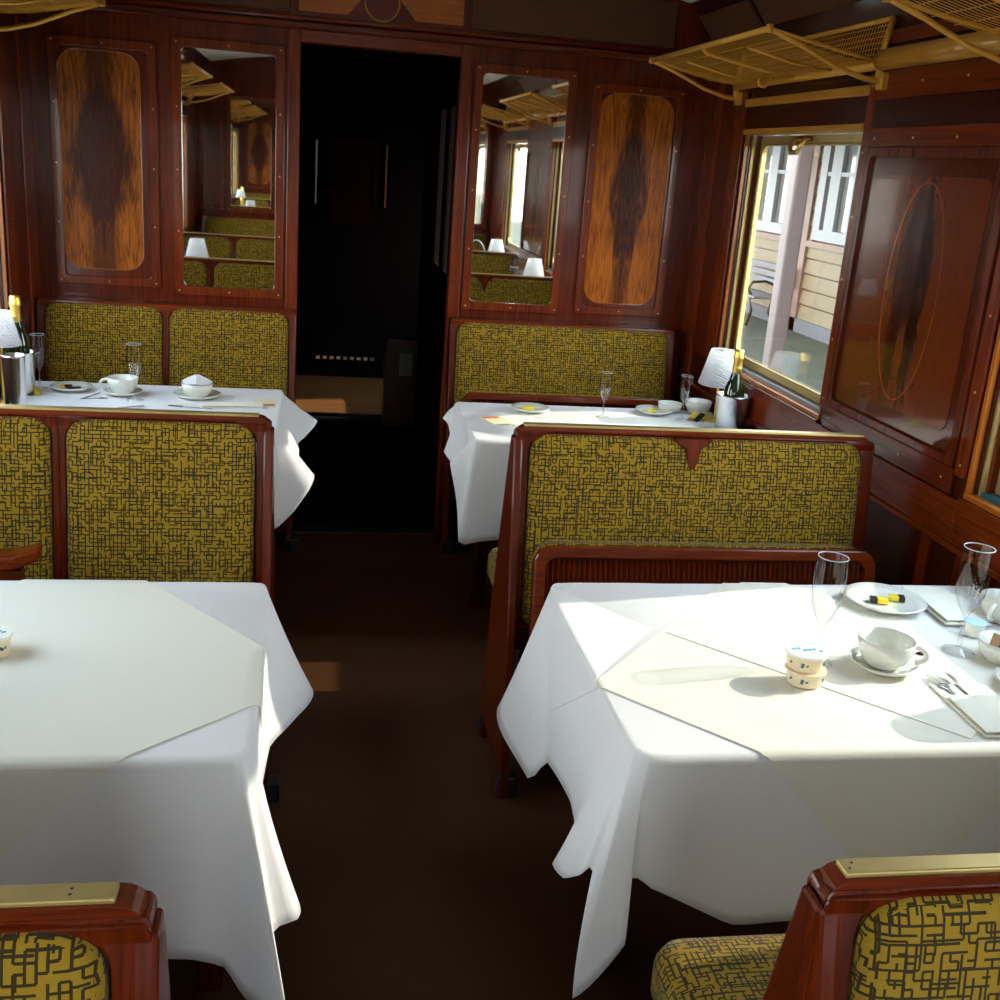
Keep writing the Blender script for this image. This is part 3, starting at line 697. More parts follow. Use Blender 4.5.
# bay behind the camera, seen in the mirrors
for nm_, T, ai in (('right', (.60, 1.60, -.50, .20), -1), ('left', (-1.09, -.15, -.50, .20), 1)):
    table('table behind the camera on the %s, seen only in the mirror' % nm_, T, ai)
    x0, x1, y0, y1 = T; e, w_ = (x0, x1) if ai < 0 else (x1, x0); s = ai
    tablecloth('white cloth on the table behind the camera on the %s' % nm_, T, [
        (w_, y1, w_, y1+.03, .45), (e-s*.1, y1, e-s*.1, y1+.03, .45), (e, y1, e+s*.07, y1+.05, .36), (e, y1-.06, e+s*.03, y1-.1, .48), (e, y0+.06, e+s*.03, y0+.1, .48), (e, y0, e+s*.07, y0-.05, .36), (e-s*.1, y0, e-s*.1, y0-.03, .45), (w_, y0, w_, y0-.03, .45)], ((x0+x1)/2, (y0+y1)/2, TZ), seed=20)

def slip(over, label, T, poly, z, mat='cloth_cream', th=.0014, out=.012, slope=.10, group=None):
    x0, x1, y0, y1 = T; bm = bmesh.new(); n = len(poly)
    f_ = bm.faces.new([bm.verts.new((x, y, 0)) for x, y in poly])
    cuts = [((x0-d, 0, 0), (1, 0, 0)) for d in (-.012, -.004, 0, .006, .014, .024, .05, .1)] + [((x1+d, 0, 0), (1, 0, 0)) for d in (0, .006, .04)] + [((0, y0-d, 0), (0, 1, 0)) for d in (-.012, -.004, 0, .006, .014, .024, .06, .14)] + [((0, y1+d, 0), (0, 1, 0)) for d in (0, .006, .05)]
    for k in range(-10, 45): cuts.append(((x0+.03*k-.015, 0, 0), (1, 0, 0)))
    for k in range(-12, 32): cuts.append(((0, y0+.03*k-.015, 0), (0, 1, 0)))
    for co, no in cuts: bmesh.ops.bisect_plane(bm, geom=bm.verts[:]+bm.edges[:]+bm.faces[:], plane_co=co, plane_no=no)
    for v in bm.verts:
        x, y = v.co.x, v.co.y; dx = max(x0-x, x-x1, 0); dy = max(y0-y, y-y1, 0); d = max(dx, dy); zz = z
        sx = -1 if x < x0 else 1; sy = -1 if y < y0 else 1
        if d > 0:
            zz = z - max(0, d-.006)*.985 - .002
            o_ = min(out, d) + slope*max(0, d-.006)
            if dx > 0: x = (x0 if sx < 0 else x1) + sx*o_*(1 if dx >= dy else .5)
            if dy > 0: y = (y0 if sy < 0 else y1) + sy*o_*(1 if dy >= dx else .5)
        v.co = (x, y, zz)
    o = MB(); o.bm.free(); o.bm = bm
    cx = sum(p[0] for p in poly)/n; cy = sum(p[1] for p in poly)/n
    ob = o.build('slip_cloth', mat, None, smooth=True, origin=(cx, cy, z))
    sw = ob.modifiers.new('lie', 'SHRINKWRAP'); sw.target = over; sw.wrap_method = 'NEAREST_SURFACEPOINT'; sw.wrap_mode = 'ABOVE_SURFACE'; sw.offset = z-TZ
    md = ob.modifiers.new('thick', 'SOLIDIFY'); md.thickness = th; md.offset = 1
    es = ob.modifiers.new('crisp_hem', 'EDGE_SPLIT'); es.split_angle = R(48)
    tag(ob, label, 'cloth', group); return ob
slip(TC_R, 'small square cloth turned on the right table, its corner hanging over the aisle side', TR, [(.707, 2.023), (.515, 1.775), (.33, 2.03), (.52, 2.28)], TZ+.0015, 'cloth', slope=.16)
slip(TC_R, 'big square overlay cloth on the right table, its corner hanging over the near edge', TR, [(.520, 1.772), (1.014, 1.225), (1.50, 1.70), (.985, 2.31)], TZ+.0015, 'cloth_cream')
slip(TC_R, 'ivory overlay cloth lying uppermost under the cup and flutes on the right table', TR, [(.732, 1.998), (1.15, 1.548), (1.50, 1.86), (1.06, 2.34)], TZ+.0034, 'cloth_cream')
slip(TC_L, 'square overlay cloth turned on the nearest left table, its point over the aisle corner', TL, [(.015, 1.80), (-.60, 1.25), (-1.06, 1.85), (-.45, 2.40)], TZ+.0015, 'cloth_cream', slope=.12)
slip(TC_FR, 'overlay cloth lying turned on the far right table', TFR, [(.60, 3.90), (1.0, 3.64), (1.5, 3.9), (1.05, 4.17)], TZ+.0015, 'cloth_cream')
ZT_ = TZ+.0052      # top of the stacked cloths on the right table
ZO = TZ+.0031       # top of one overlay

# ------------------------------------------------------------------ tableware
FL = [(.0345, 0), (.034, .002), (.012, .006), (.0045, .014), (.004, .075), (.006, .085), (.018, .105), (.0295, .135), (.033, .165), (.0325, .20), (.0305, .236)]
def flute(label, x, y, z, s=1.0):
    t = thing('champagne_flute', label, 'glass', (x, y, z))
    MB().lathe([(r*s, h*s) for r, h in FL], (x, y, z), 32, cap=False).build('glass_body', 'flute', t, smooth=True)
    q = [(x+.0305*s*math.cos(2*PI*k/28), y+.0305*s*math.sin(2*PI*k/28), z+.236*s) for k in range(29)]
    MB().tube(q, .0011*s, 5, cap=False).build('rim', 'glass_rim', t, smooth=True); return t
flute('empty champagne flute beside the butter tubs on the nearest right table', .998, 1.853, ZT_, .95)
flute('empty champagne flute by the sugar bowl on the nearest right table', 1.336, 1.898, ZT_, .98)
flute('champagne flute standing in the middle of the far right table', 1.098, 4.00, ZO, .74)
flute('champagne flute beside the crystal lamp on the far right table', 1.420, 4.00, ZO, .74)
flute('champagne flute beside the metal cooler on the far left table', -.998, 4.16, TZ+.001, .84)
flute('champagne flute by the cup on the far left table', -.640, 4.02, TZ+.001, .86)
def saucer_prof(r, h=.016): return [(r*.5, 0), (r*.55, .002), (r*.8, .006), (r, h), (r*.99, h+.0025), (r*.78, .0095), (r*.55, .006), (.001, .005)]
def plate(label, x, y, z, r, name='side_plate'):
    o = MB().lathe(saucer_prof(r), (x, y, z), 32).build(name, 'porcelain', None, smooth=True, origin=(x, y, z)); tag(o, label, 'plate'); return o
def cup(label, x, y, z, r, ang, h=.058):
    t = thing('tea_cup', label, 'cup', (x, y, z))
    pr = [(r*.5, 0), (r*.56, .002), (r*.56, .004), (r*.78, h*.25), (r*.93, h*.55), (r, h), (r*.96, h), (r*.89, h*.55), (r*.72, h*.25), (r*.4, .007), (.001, .006)]
    MB().lathe(pr, (x, y, z), 32).build('cup_body', 'porcelain', t, smooth=True)
    ca, sa = math.cos(ang), math.sin(ang); pts = []
    for k in range(9):
        a = -PI*.42+k*PI*.95/8; rad = r*.93+.024*math.cos(a)*1.1; zz = z+h*.56+.017*math.sin(a)
        pts.append((x+ca*rad, y+sa*rad, zz))
    MB().tube(pts, .0056, 8).build('handle', 'porcelain', t, smooth=True); return t
plate('saucer under the cup in front of the flutes on the nearest right table', 1.126, 1.825, ZT_, .066, 'saucer')
cup('white tea cup with its handle to the right on the nearest right table', 1.126, 1.825, ZT_+.0075, .056, R(-25))
plate('round side plate holding two wrapped butter pats on the nearest right table', 1.302, 2.150, ZT_, .092)
cup('white tea cup cut off by the right edge of the picture', 1.545, 2.07, ZT_-.004, .05, R(215))
plate('plate cut off by the right edge of the picture below the folded napkin', 1.385, 1.735, ZT_, .062)
def tub(name_label, x, y, z, r, h, lid, rot=0):
    t = thing('butter_tub', name_label, 'tub', (x, y, z))
    MB().lathe([(r*.82, 0), (r*.86, .001), (r*.97, h*.86), (r*1.06, h*.88), (r*1.06, h), (.001, h)], (x, y, z), 28).build('tub_body', 'tub', t, smooth=False)
    if lid: 
        l = MB().lathe([(r*1.08, h*.9), (r*1.08, h+.0015), (r*.9, h+.002), (.001, h+.0015)], (x, y, z), 28).build('lid', 'tub_lid', t)
        for k in range(6):
            a = rot+(k-2.5)*.30; px = x+(k-2.5)*r*.27*math.cos(rot); py = y+(k-2.5)*r*.27*math.sin(rot)+.004*math.sin(k*2.1)
            MB().box(-.004, .004, -.0032, .0032, 0, .0005, Matrix.Translation((px, py, z+h+.0018)) @ Matrix.Rotation(rot+.6*math.sin(k*3), 4, 'Z')).build('lid_mark', 'blue_print', l)
    for k, sz in ((0, .7), (1.1, 1.15), (1.5, .6), (3.3, 1.1), (3.7, .6)):
        a = -PI*.5+(k-2)*.62; rr = r*.95
        MB().box(-.0024*sz, .0024*sz, -.0006, .0006, -.0042*sz, .0036*sz, Matrix.Translation((x+rr*math.cos(a), y+rr*math.sin(a), z+h*.5)) @ Matrix.Rotation(a+PI/2, 4, 'Z') @ Matrix.Rotation(.9*math.sin(k*5+1), 4, 'Y')).build('side_mark', 'green_print', t)
    return t
tub('lower cream butter tub of the stack of two on the nearest right table', .934, 1.767, ZT_, .037, .030, False)
tub('upper butter tub with blue print on its lid, stacked on another tub', .932, 1.771, ZT_+.030, .038, .034, True, R(-8))
tub('butter tub with blue print on the left edge of the nearest left table', -.565, 1.905, ZO, .036, .040, True, R(10))
def pat(name, label, x, y, z, w_, d_, h_, rz, mat, band=None, tilt=0, cat='packet', roll=0):
    mt = Matrix.Translation((x, y, z)) @ Matrix.Rotation(rz, 4, 'Z') @ Matrix.Rotation(tilt, 4, 'Y') @ Matrix.Rotation(roll, 4, 'X')
    t = thing(name, label, cat, (x, y, z))
    MB().box(-w_/2, w_/2, -d_/2, d_/2, 0, h_, mt).build('wrapper', mat, t, bevel=.0015)
    if band: MB().box(-w_/2-.0003, -w_/2+w_*.38, -d_/2-.0003, d_/2+.0003, -.0001, h_+.0003, mt).build('printed_end', band, t)
    return t
pat('butter_pat', 'wrapped butter pat with a black side, left one on the side plate', 1.285, 2.145, ZT_+.0075, .040, .022, .010, R(-20), 'yellow', 'black')
pat('butter_pat', 'yellow butter pat with a printed black end, right one on the side plate', 1.336, 2.160, ZT_+.0075, .034, .022, .010, R(160), 'yellow', 'black')
def cutlery(kind, label, x, y, z, rz, L=.2, parent=None, s=1.0):
    mt = Matrix.Translation((x, y, z)) @ Matrix.Rotation(rz, 4, 'Z') @ Matrix.Scale(s, 4); o = MB(); T_ = .0028
    def P(pts): o.prism([mt @ Vector((a, b, 0)) for a, b in pts], mt.to_3x3() @ Vector((0, 0, T_)))
    if kind == 'knife':
        P([(-.10, -.006), (0, -.0055), (0, .0055), (-.10, .006)]); P([(0, -.0055), (.03, -.009), (.085, -.009), (.105, .002), (.0, .0055)])
    elif kind == 'fork':
        P([(-.10, -.007), (.02, -.0035), (.035, -.011), (.05, -.012), (.05, .012), (.035, .011), (.02, .0035), (-.10, .007)])
        for k in range(4): b = -.012+k*.0072; P([(.05, b), (.095, b+.0003), (.095, b+.0022), (.05, b+.0028)])
    else:
        P([(-.09, -.006), (.02, -.003), (.02, .003), (-.09, .006)])
        P([(.018+.024+.026*math.cos(2*PI*k/16), .0165*math.sin(2*PI*k/16)) for k in range(16)])
    ob = o.build(kind, 'cutlery', None, origin=(x, y, z), bevel=.0008); tag(ob, label, kind); return ob
cutlery('spoon', 'teaspoon on the saucer behind the cup handle on the nearest right table', 1.196, 1.842, ZT_+.0195, R(8), s=.62)
def napkin(label, x, y, z, w_, d_, rz, th=.006, mat='napkin'):
    mt = Matrix.Translation((x, y, z)) @ Matrix.Rotation(rz, 4, 'Z')
    t = thing('folded_napkin', label, 'napkin', (x, y, z))
    MB().box(-w_/2, w_/2, -d_/2, d_/2, 0, th, mt).build('folded_linen', mat, t, bevel=th*.4)
    MB().box(-w_/2+.004, w_/2+.003, -d_/2+.004, d_*.22, th+.0035, th+.006, mt).build('pocket_fold', mat, t, bevel=.001)
    return t
napkin('napkin folded as a pocket around a fork and knife, lowest on the nearest right table', 1.238, 1.645, ZT_, .115, .20, R(-2), .0045)
cutlery('fork', 'fork tucked into the folded napkin, tines up the table', 1.208, 1.700, ZT_+.0065, R(93), s=.85)
cutlery('knife', 'table knife tucked into the folded napkin beside the fork', 1.240, 1.700, ZT_+.0065, R(90), s=.85)
napkin('napkin with cutlery lying behind the right-hand flute on the nearest right table', 1.448, 2.140, ZT_, .11, .22, R(-3), .006)
cutlery('knife', 'dark-handled table knife on the napkin behind the right-hand flute', 1.430, 2.10, ZT_+.0065, R(268), s=.8)
cutlery('fork', 'fork beside the knife on the napkin behind the right-hand flute', 1.465, 2.10, ZT_+.0065, R(268), s=.8)
cr1 = thing('creamer_pot', 'small white cream pot with a blue foil lid beside the right-hand flute', 'pot', (1.425, 1.985, ZT_))
MB().lathe([(.017, 0), (.022, .028), (.025, .030), (.001, .030)], (1.425, 1.985, ZT_), 20).build('pot_body', 'tub_lid', cr1)
MB().lathe([(.025, .030), (.025, .0315), (.001, .032)], (1.425, 1.985, ZT_), 20).build('foil_lid', 'blue_lid', cr1)
def bowl(label, x, y, z, r, h, name='sugar_bowl'):
    o = MB().lathe([(r*.6, 0), (r*.66, .002), (r*.9, h*.4), (r, h), (r*.955, h), (r*.85, h*.4), (r*.5, .006), (.001, .005)], (x, y, z), 32).build(name, 'porcelain', None, smooth=True, origin=(x, y, z)); tag(o, label, 'bowl'); return o
bowl('white sugar bowl holding sachets at the right edge of the nearest right table', 1.412, 1.862, ZT_-.002, .052, .044)
for k, (dx, dy, rz, tl, mt, lb) in enumerate(((-.022, .0, .3, R(-76), 'brown_pack', 'brown sugar sachet standing leftmost in the sugar bowl'), (.004, -.008, -.6, R(-62), 'yellow', 'yellow sachet leaning in front in the sugar bowl'), (.008, .012, -.2, R(-66), 'chocolate', 'dark sachet behind the yellow one in the sugar bowl'), (.02, -.002, -.9, R(-58), 'yellow', 'yellow sachet rightmost in the sugar bowl'))):
    pat('sugar_sachet', lb, 1.412+dx, 1.862+dy, ZT_+.030, .052, .022, .0025, rz, mt, 'chocolate' if mt == 'yellow' else None, tl, 'sachet')
# far right table
plate('plate with a yellow wrapped pat, right of the middle flute on the far right table', 1.335, 4.10, ZO, .075)
pat('butter_pat', 'yellow wrapped pat on the plate of the far right table', 1.325, 4.095, ZO+.0075, .035, .022, .01, .3, 'yellow')
plate('plate with yellow pats partly hidden by the bench corner, far right table', .825, 4.06, ZO, .075)
pat('butter_pat', 'yellow wrapped pat on the plate beside the bench corner', .815, 4.06, ZO+.0075, .045, .028, .012, -.2, 'yellow')
def card(label, x, y, z, rz):
    t = thing('menu_card', label, 'card', (x, y, z)); mt = Matrix.Translation((x, y, z)) @ Matrix.Rotation(rz, 4, 'Z')
    MB().box(-.04, .04, -.055, .055, 0, .0015, mt).build('card_sheet', 'card', t)
    MB().box(-.036, .03, .030, .052, .0014, .0022, mt).build('printed_band', 'red_print', t); return t
card('cream menu card with an orange band near the aisle end of the far right table', .665, 3.88, ZO, R(20))
card('cream menu card with a red print near the aisle end of the far left table', -.185, 4.05, TZ+.001, R(185))
bowl('white bowl beside the lamp stem on the far right table', 1.53, 4.14, TZ+.001, .055, .052, 'tea_bowl')
bowl('white bowl behind the sachets on the far right table', 1.415, 4.15, ZO, .05, .035, 'tea_bowl')
for k, (x, y, rz, mt, lb) in enumerate(((1.470, 4.02, .8, 'yellow', 'yellow sachet leaning near the lamp, left one on the far right table'), (1.492, 4.01, .6, 'chocolate', 'dark sachet between two others near the lamp on the far right table'), (1.512, 4.015, .9, 'yellow', 'yellow sachet right one near the lamp on the far right table'))):
    pat('sugar_sachet', lb, x, y, TZ+.008, .06, .022, .006, rz, mt, 'brown_pack' if mt == 'yellow' else None, R(-28), 'sachet')
# lamps, bottles, coolers
def lamp(label, x, y, z, s=1.0, st=0):
    t = thing('table_lamp', label, 'lamp', (x, y, z))
    MB().lathe([(.05*s, 0), (.05*s, .004), (.02*s, .008), (.006, .014), (.0055, .20*s), (.0055, .27*s+st), (.012, .275*s+st), (.001, .285*s+st)], (x, y, z), 20).build('brass_stem', 'gold', t, smooth=True)
    n = 36; rows = 14; L = []
    for i in range(rows*2+1):
        tt = i/(rows*2); zz = z+st+(.145+.135*tt)*s; r0 = (.076-.032*tt)*s
        L.append([(x+r*math.cos(2*PI*k/n), y+r*math.sin(2*PI*k/n), zz) for k in range(n) for r in (r0*(1+.085*(1 if (k % 2) ^ (i % 2) else -1)),)])
    MB().loops(L, cap=False).build('crystal_shade', 'crystal', t)
    for zz, rr in ((.145, .077), (.280, .045)): 
        q = [(x+rr*s*math.cos(2*PI*k/24), y+rr*s*math.sin(2*PI*k/24), z+st+zz*s) for k in range(25)]
        MB().tube(q, .002, 6).build('shade_ring', 'crystal', t, smooth=True)
    return t
def cooler(label, x, y, z, r=.062, h=.15):
    t = thing('wine_cooler', label, 'cooler', (x, y, z))
    MB().lathe([(r*.88, 0), (r*.9, .003), (r*.97, h*.5), (r*1.06, h*.97), (r*1.08, h), (r*1.03, h), (r*.92, h*.5), (r*.84, .006), (.001, .006)], (x, y, z), 40).build('steel_body', 'steel', t, smooth=True); return t
def bottle(label, x, y, z):
    t = thing('champagne_bottle', label, 'bottle', (x, y, z))
    MB().lathe([(.035, 0), (.040, .004), (.041, .12), (.037, .155), (.026, .185), (.018, .215), (.0155, .24), (.0155, .27), (.001, .271)], (x, y, z), 28).build('glass_body', 'bottle', t, smooth=True)
    f_ = MB().lathe([(.0185, .210), (.0178, .235), (.0165, .262), (.0195, .268), (.020, .278), (.0175, .284), (.0185, .295), (.0165, .302), (.001, .304)], (x, y, z), 20).build('gold_foil', 'gold', t, smooth=True)
    MB().lathe([(.0195, .206), (.0192, .211), (.001, .211)], (x, y, z), 20).build('foil_collar', 'gold', f_)
    return t
lamp('crystal-shaded table lamp on a gold stem beside the champagne, far right table', 1.560, 4.02, TZ+.001, 1.0)
cooler('steel wine cooler with a champagne bottle on the far right table by the window', 1.562, 3.86, TZ+.001, .061, .138)
bottle('gold-foiled champagne bottle standing in the cooler on the far right table', 1.562, 3.862, TZ+.008)
lamp('crystal-shaded table lamp at the left edge of the picture on the far left table', -1.055, 3.90, TZ+.001, .82, .085)
cooler('steel wine cooler beside the lamp at the left edge, far left table', -.975, 3.74, TZ+.001, .034, .20)
cooler('second steel cooler half hidden behind the first one at the left edge', -1.040, 4.07, TZ+.001, .050, .15)
bottle('gold-foiled champagne bottle behind the lamp at the left edge', -1.044, 4.07, TZ+.045)
for k, (x, y, rz, mt, lb) in enumerate(((-1.005, 4.05, 1.9, 'chocolate', 'dark sachet leaning left by the flute on the far left table'), (-.985, 4.06, 2.1, 'yellow', 'yellow sachet leaning by the flute on the far left table'))):
    pat('sugar_sachet', lb, x, y, TZ+.004, .06, .018, .006, rz, mt, None, R(-32), 'sachet')
plate('plate with two dark wrapped chocolates on the far left table', -.885, 4.15, TZ+.001, .075)
pat('chocolate', 'dark wrapped chocolate at the back of the far left plate', -.905, 4.16, TZ+.0085, .04, .02, .010, .1, 'chocolate', 'yellow', cat='chocolate')
pat('chocolate', 'dark wrapped chocolate at the front of the far left plate', -.870, 4.125, TZ+.0085, .045, .022, .010, .2, 'chocolate', cat='chocolate')
plate('saucer under the cup on the far left table', -.695, 4.10, TZ+.001, .07, 'saucer')
cup('white tea cup beside the second flute on the far left table', -.695, 4.10, TZ+.0085, .056, R(180))
cutlery('knife', 'knife with a dark blade lying left of the cup on the far left table', -.80, 4.06, TZ+.0015, R(70), s=.6)
cutlery('spoon', 'teaspoon lying left of the saucer on the far left table', -.775, 4.02, TZ+.0015, R(20), s=.6)
plate('plate under the white bowl on the far left table', -.43, 4.10, TZ+.001, .085)
bowl('white bowl with a napkin peaked over it on the far left table', -.43, 4.10, TZ+.0085, .058, .048, 'tea_bowl')
npk = MB().loops([[(-.43+r*math.cos(2*PI*k/12), 4.10+r*math.sin(2*PI*k/12), TZ+.0085+h+(.006 if k % 3 == 0 else 0)) for k in range(12)] for r, h in ((.055, .049), (.035, .060), (.006, .073))]).build('peaked_napkin', 'cloth', None, origin=(-.43, 4.10, TZ+.055)); tag(npk, 'white napkin rising to a peak out of the bowl on the far left table', 'napkin')
napkin('flat ivory napkin between the bowl and the menu card on the far left table', -.30, 3.98, TZ+.001, .22, .10, R(8), .004)
cutlery('fork', 'fork lying in front of the bowl on the far left table', -.44, 3.93, TZ+.0015, R(170), s=.8)
napkin('small white napkin lying in front of the cup on the far left table', -.66, 3.90, TZ+.001, .12, .07, R(40), .004, 'cloth')
# pieces outside the frame that show in the mirrors
lamp('crystal-shaded table lamp out of frame on the nearest right table, seen in the mirror', 1.52, 1.66, TZ+.001, 1.0)
lamp('crystal-shaded table lamp on the right table behind the camera, seen in the mirror', 1.52, -.1, TZ+.001, 1.0)
lamp('crystal-shaded table lamp out of frame on the nearest left table, seen in the mirror', -.80, 1.72, ZO, 1.0)
bottle('gold-foiled champagne bottle out of frame on the nearest left table', -.90, 1.80, ZO)
cs = thing('cake_stand', 'cake stand with a hooped handle and pastries, seen in the right mirror', 'cake stand', (1.33, .0, TZ+.001))
MB().lathe([(.06, 0), (.06, .004), (.008, .01), (.008, .075), (.09, .08), (.10, .086), (.09, .086), (.001, .084)], (1.33, 0, TZ+.001), 28).build('stand_plate', 'porcelain', cs, smooth=True)
MB().tube([(1.33+.09*math.cos(PI*k/14), 0, TZ+.085+.19*math.sin(PI*k/14)) for k in range(15)], .004, 6).build('hoop_handle', 'porcelain', cs, smooth=True)
for k, (dx, dy, mt, lb) in enumerate(((-.04, .0, 'pink', 'pink iced cake on the cake stand'), (.0, .03, 'bulb_pastry', 'golden pastry at the middle of the cake stand'), (.045, -.01, 'bulb_pastry', 'golden pastry at the window side of the cake stand'))):
    x, y = 1.33+dx, dy; o = MB().lathe([(.018, 0), (.026, .012), (.024, .028), (.010, .038), (.001, .04)], (x, y, TZ+.087), 12).build('pastry', mt, None, smooth=True, origin=(x, y, TZ+.087)); tag(o, lb, 'cake')

# ------------------------------------------------------------------ luggage racks
def rack(label, X, s, y0, y1, hooks=True):
    t = thing('luggage_rack', label, 'rack', (X, (y0+y1)/2, 2.0))
    fx, bx_ = X-s*.385, X-s*.035; fz = 2.07
    def sag(k): # k 0 front .. 1 back
        return fx+(bx_-fx)*k, fz-.055*math.sin(min(k, 1)*PI*.55)-.0*k
    for y in (y0, y1):
        arm = [(fx, y, fz), (fx+s*.10, y, fz-.035), (fx+s*.22, y, fz-.085), (fx+s*.31, y, fz-.108), (X-s*.004, y, fz-.112)]
        br = MB().tube(arm, [.008, .007, .007, .008, .010], 8).build('bracket', 'rack', t, smooth=True)
        MB().tube([(fx, y, fz), (fx+s*.12, y, fz-.022), (fx+s*.26, y, fz-.045), (bx_, y, fz-.058)], .0055, 8).build('bracket_bar', 'rack', br, smooth=True)
        MB().tube([(bx_, y, fz-.115), (bx_+s*.006, y, fz-.03), (bx_+s*.02, y, fz+.06)], .010, 8).build('bracket_back', 'rack', br, smooth=True)
        MB().box(min(X, X-s*.03), max(X, X-s*.03), y-.018, y+.018, fz-.135, fz-.085).build('bracket_foot', 'rack', br, bevel=.004)
        MB().lathe([(.009, -.011), (.013, 0), (.009, .011)], (fx, y, fz), 10).build('knuckle', 'rack', br, smooth=True)
    ym = (y0+y1)/2
    MB().tube([(fx, ym, fz), (fx+s*.02, ym, fz-.018), (fx+s*.2, ym, fz-.05), (bx_, ym, fz-.064)], .0075, 8).build('cross_arm', 'rack', t, smooth=True)
    for q in ((y0+ym)/2, (y1+ym)/2): MB().tube([(fx+s*.05, q, fz-.022), (fx+s*.2, q, fz-.053), (bx_, q, fz-.066)], .0045, 6).build('cross_arm', 'rack', t, smooth=True)
    MB().tube([(fx, y0, fz), (fx, y1, fz)], .009, 8).build('front_rail', 'rack', t, smooth=True)
    MB().tube([(bx_, y0, fz-.068), (bx_, y1, fz-.068)], .014, 8).build('rear_rail', 'rack', t, smooth=True)
    MB().tube([(bx_+s*.02, y0, fz+.06), (bx_+s*.02, y1, fz+.06)], .008, 8).build('top_rail', 'rack', t, smooth=True)
    if hooks:
        h = [(bx_-s*.05, ym+.1, fz-.06), (bx_-s*.06, ym+.1, fz-.085), (bx_-s*.075, ym+.1, fz-.10), (bx_-s*.095, ym+.1, fz-.095), (bx_-s*.098, ym+.1, fz-.078), (bx_-s*.085, ym+.1, fz-.07)]
        MB().tube(h, .0055, 6).build('hook', 'rack', t, smooth=True)
    nb = MB(); W = .0011
    def bar(p, q): 
        nb.tube([p, q], W, 4, cap=False)
    K = [0, .2, .42, .66, .85, 1.0]
    pr_ = [(fx+(bx_-fx)*k, fz-.062*math.sin(k*PI*.5)) for k in K]
    n = int((y1-y0)/.018)
    for i in range(1, n):
        y = y0+(y1-y0)*i/n
        nb.tube([(x, y, z) for x, z in pr_], W, 4, cap=False)
    for k in range(1, 6):
        kk = k/6; x = fx+(bx_-fx)*kk; z = fz-.062*math.sin(kk*PI*.5)
        bar((x, y0, z), (x, y1, z))
    g = nb.build('wire_net', 'rack', t); g['kind'] = 'stuff'
    nb = MB()
    for i in range(1, n):
        y = y0+(y1-y0)*i/n; nb.tube([(bx_, y, fz-.066), (bx_+s*.006, y, fz), (bx_+s*.02, y, fz+.06)], W*1.3, 4, cap=False)
    for k in range(1, 9):
        kk = k/9; nb.tube([(bx_+s*.02*kk**1.5, y0, fz-.066+.14*kk), (bx_+s*.02*kk**1.5, y1, fz-.066+.14*kk)], W*1.3, 4, cap=False)
    g = nb.build('wire_back', 'rack', t); g['kind'] = 'stuff'
    return t
rack('gilt luggage rack over the far right window', XR, 1, 3.195, 4.36)
rack('gilt luggage rack cut off at the top right corner of the picture', XR, 1, 1.35, 2.515)
rack('gilt luggage rack on the right behind the camera, seen in the mirror', XR, 1, -.64, .52)
rack('gilt luggage rack cut off at the top left corner of the picture', XL, -1, 3.0, 4.17)
rack('gilt luggage rack over the nearest left table, seen in the left mirror', XL, -1, 1.35, 2.515)
rack('gilt luggage rack on the left behind the camera, seen in the left mirror', XL, -1, -.64, .52)
for s, X, lb in ((1, XR, 'right'), (-1, XL, 'left')):
    for a, b, l2 in ((2.53, 3.18 if s > 0 else 2.97, 'between the two visible racks' if s > 0 else 'between the two front racks'), (.54, 1.335, 'nearest the camera')):
        o = MB().tube([(X-s*.035, a, 2.015), (X-s*.035, b, 2.015)], .030, 16).build('rack_pole', 'wood_gold', None, grain='y', smooth=True, origin=(X-s*.035, (a+b)/2, 2.015))
        tag(o, 'thick golden wooden pole along the %s wall, %s' % (lb, l2), 'pole')

# ------------------------------------------------------------------ outside: platform and station building
structure(MB().box(XR+.25, 40, -30, 60, -.6, -.26).build('trim_5', 'platform', grain='y'))
structure(MB().box(-60, XR+.25, -40, 70, -1.3, -1.2).build('trim_6', 'ballast', grain='y'))
sb = thing('station_building', 'cream weatherboarded station building beyond the platform, with white sash windows', 'building', (6.5, 12, -.26))
BX = 6.5; Y0, Y1, ZB = 4.0, 24.0, -.26
MB().box(BX+.06, BX+4, Y0, Y1, ZB, 2.75).build('wall', 'paint_brown', sb, grain='y')  # darker backing in the board gaps stands in for lap shadows
wins = [(12.95, 14.10), (14.75, 16.35), (17.6, 18.8), (9.2, 10.4), (6.6, 7.8)]
WS, WT = .98, 2.45
nbrd = 0
z = ZB+.18
while z < 2.74:
    zt = min(z+.205, 2.75)
    segs = [(Y0, Y1)]
    if zt > WS and z < WT:
        segs = []; p = Y0
        for a, b in sorted(wins): segs.append((p, a)); p = b
        segs.append((p, Y1))
    for a, b in segs:
        MB().prism([(BX+.055, a, z), (BX+.0, a, z), (BX+.02, a, zt-.022), (BX+.055, a, zt-.022)], (0, b-a, 0)).build('weatherboard', 'paint_cream', sb, grain='y')
    z = zt
MB().box(BX-.03, BX+.06, Y0, Y1, ZB, ZB+.18).build('plinth', 'slate', sb, grain='y')
MB().box(BX-.035, BX+.03, Y0, Y1, WS-.10, WS-.02).build('sill_band', 'paint_brown', sb, grain='y')
MB().box(BX-.03, BX+.03, 14.2, 14.42, ZB, 2.75).build('corner_board', 'paint_brown', sb, grain='z')
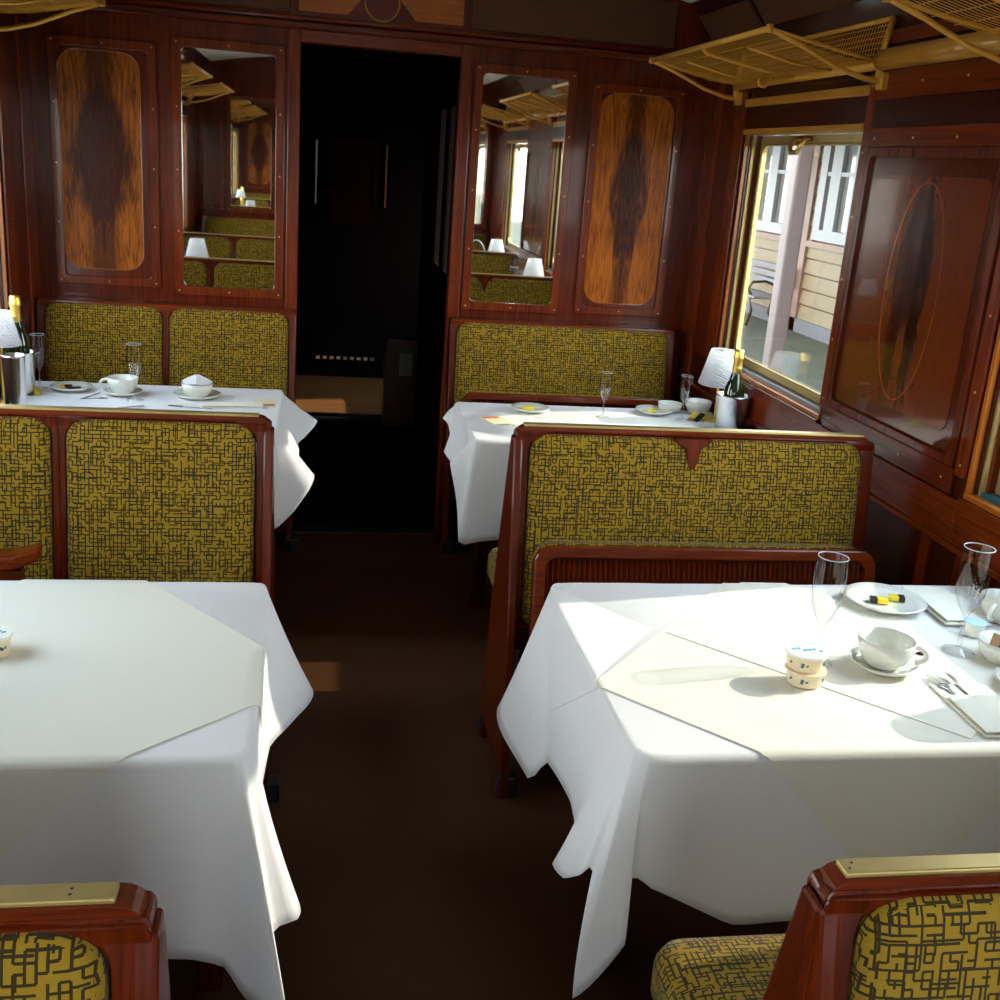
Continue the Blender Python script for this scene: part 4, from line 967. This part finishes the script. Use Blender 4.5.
for a, b in wins:
    fr = MB(); fr.ring([(BX-.02, y, z) for y, z in ((a, WS), (b, WS), (b, WT), (a, WT))], [(BX-.02, y, z) for y, z in ((a+.2, WS+.14), (b-.2, WS+.14), (b-.2, WT-.1), (a+.2, WT-.1))], (.08, 0, 0))
    wf_ = fr.build('window_frame', 'paint_white', sb)
    MB().box(BX-.01, BX+.04, a+.12, b-.12, 1.80, 1.85).build('meeting_rail', 'paint_white', wf_)
    MB().box(BX-.016, BX+.036, (a+b)/2-.02, (a+b)/2+.26, WS+.12, WT-.1).build('mullion', 'paint_white', wf_)
    MB().box(BX+.045, BX+.055, a+.12, b-.12, WS+.12, WT-.1).build('pane', 'house_pane', wf_)
roof = MB().prism([(BX-.35, Y0-.3, 2.72), (BX+2.2, Y0-.3, 3.85), (BX+4.6, Y0-.3, 2.72)], (0, Y1-Y0+.6, 0)).build('roof', 'slate', sb, grain='y')
MB().prism([(3.85, Y0, 2.20), (BX, Y0, 2.62), (BX, Y0, 2.68), (3.85, Y0, 2.26)], (0, Y1-Y0, 0)).build('added_shade_roof', 'slate', sb, grain='y')  # unseen low roof, added to shade the station wall
gp = thing('platform_post', 'mauve painted wooden post standing in front of the station building', 'post', (4.0, 9.1, -.26))
MB().box(3.93, 4.07, 9.02, 9.18, -.26, 2.20).build('shaft', 'paint_mauve', gp, grain='z', bevel=.02)
MB().box(3.90, 4.10, 8.99, 9.21, -.26, .02).build('base_block', 'paint_mauve', gp, bevel=.01)
pb = thing('platform_bench', 'grey slatted platform bench with curled iron ends against the station building', 'bench', (6.1, 15.0, -.26))
for k, zz in enumerate((.30, .40, .50)): MB().box(6.30+.02*k, 6.33+.02*k, 14.3, 15.9, zz, zz+.075).build('back_slat', 'grey_wood', pb, grain='y')
for k in range(4): MB().box(5.88+k*.1, 5.96+k*.1, 14.3, 15.9, .14, .17).build('seat_slat', 'grey_wood', pb, grain='y')
for y in (14.5, 15.7):
    MB().tube([(5.90, y, -.26), (5.95, y, -.05), (5.90, y, .13), (6.25, y, .13), (6.33, y, .58)], .022, 6).build('end_iron', 'iron', pb, smooth=True)
    MB().tube([(6.30, y, .30), (6.1, y, .36), (5.92, y, .34), (5.86, y, .25), (5.92, y, .16)], .02, 6).build('arm_iron', 'iron', pb, smooth=True)
    MB().tube([(6.25, y, .13), (6.2, y, -.05), (6.30, y, -.26)], .022, 6).build('rear_leg', 'iron', pb, smooth=True)
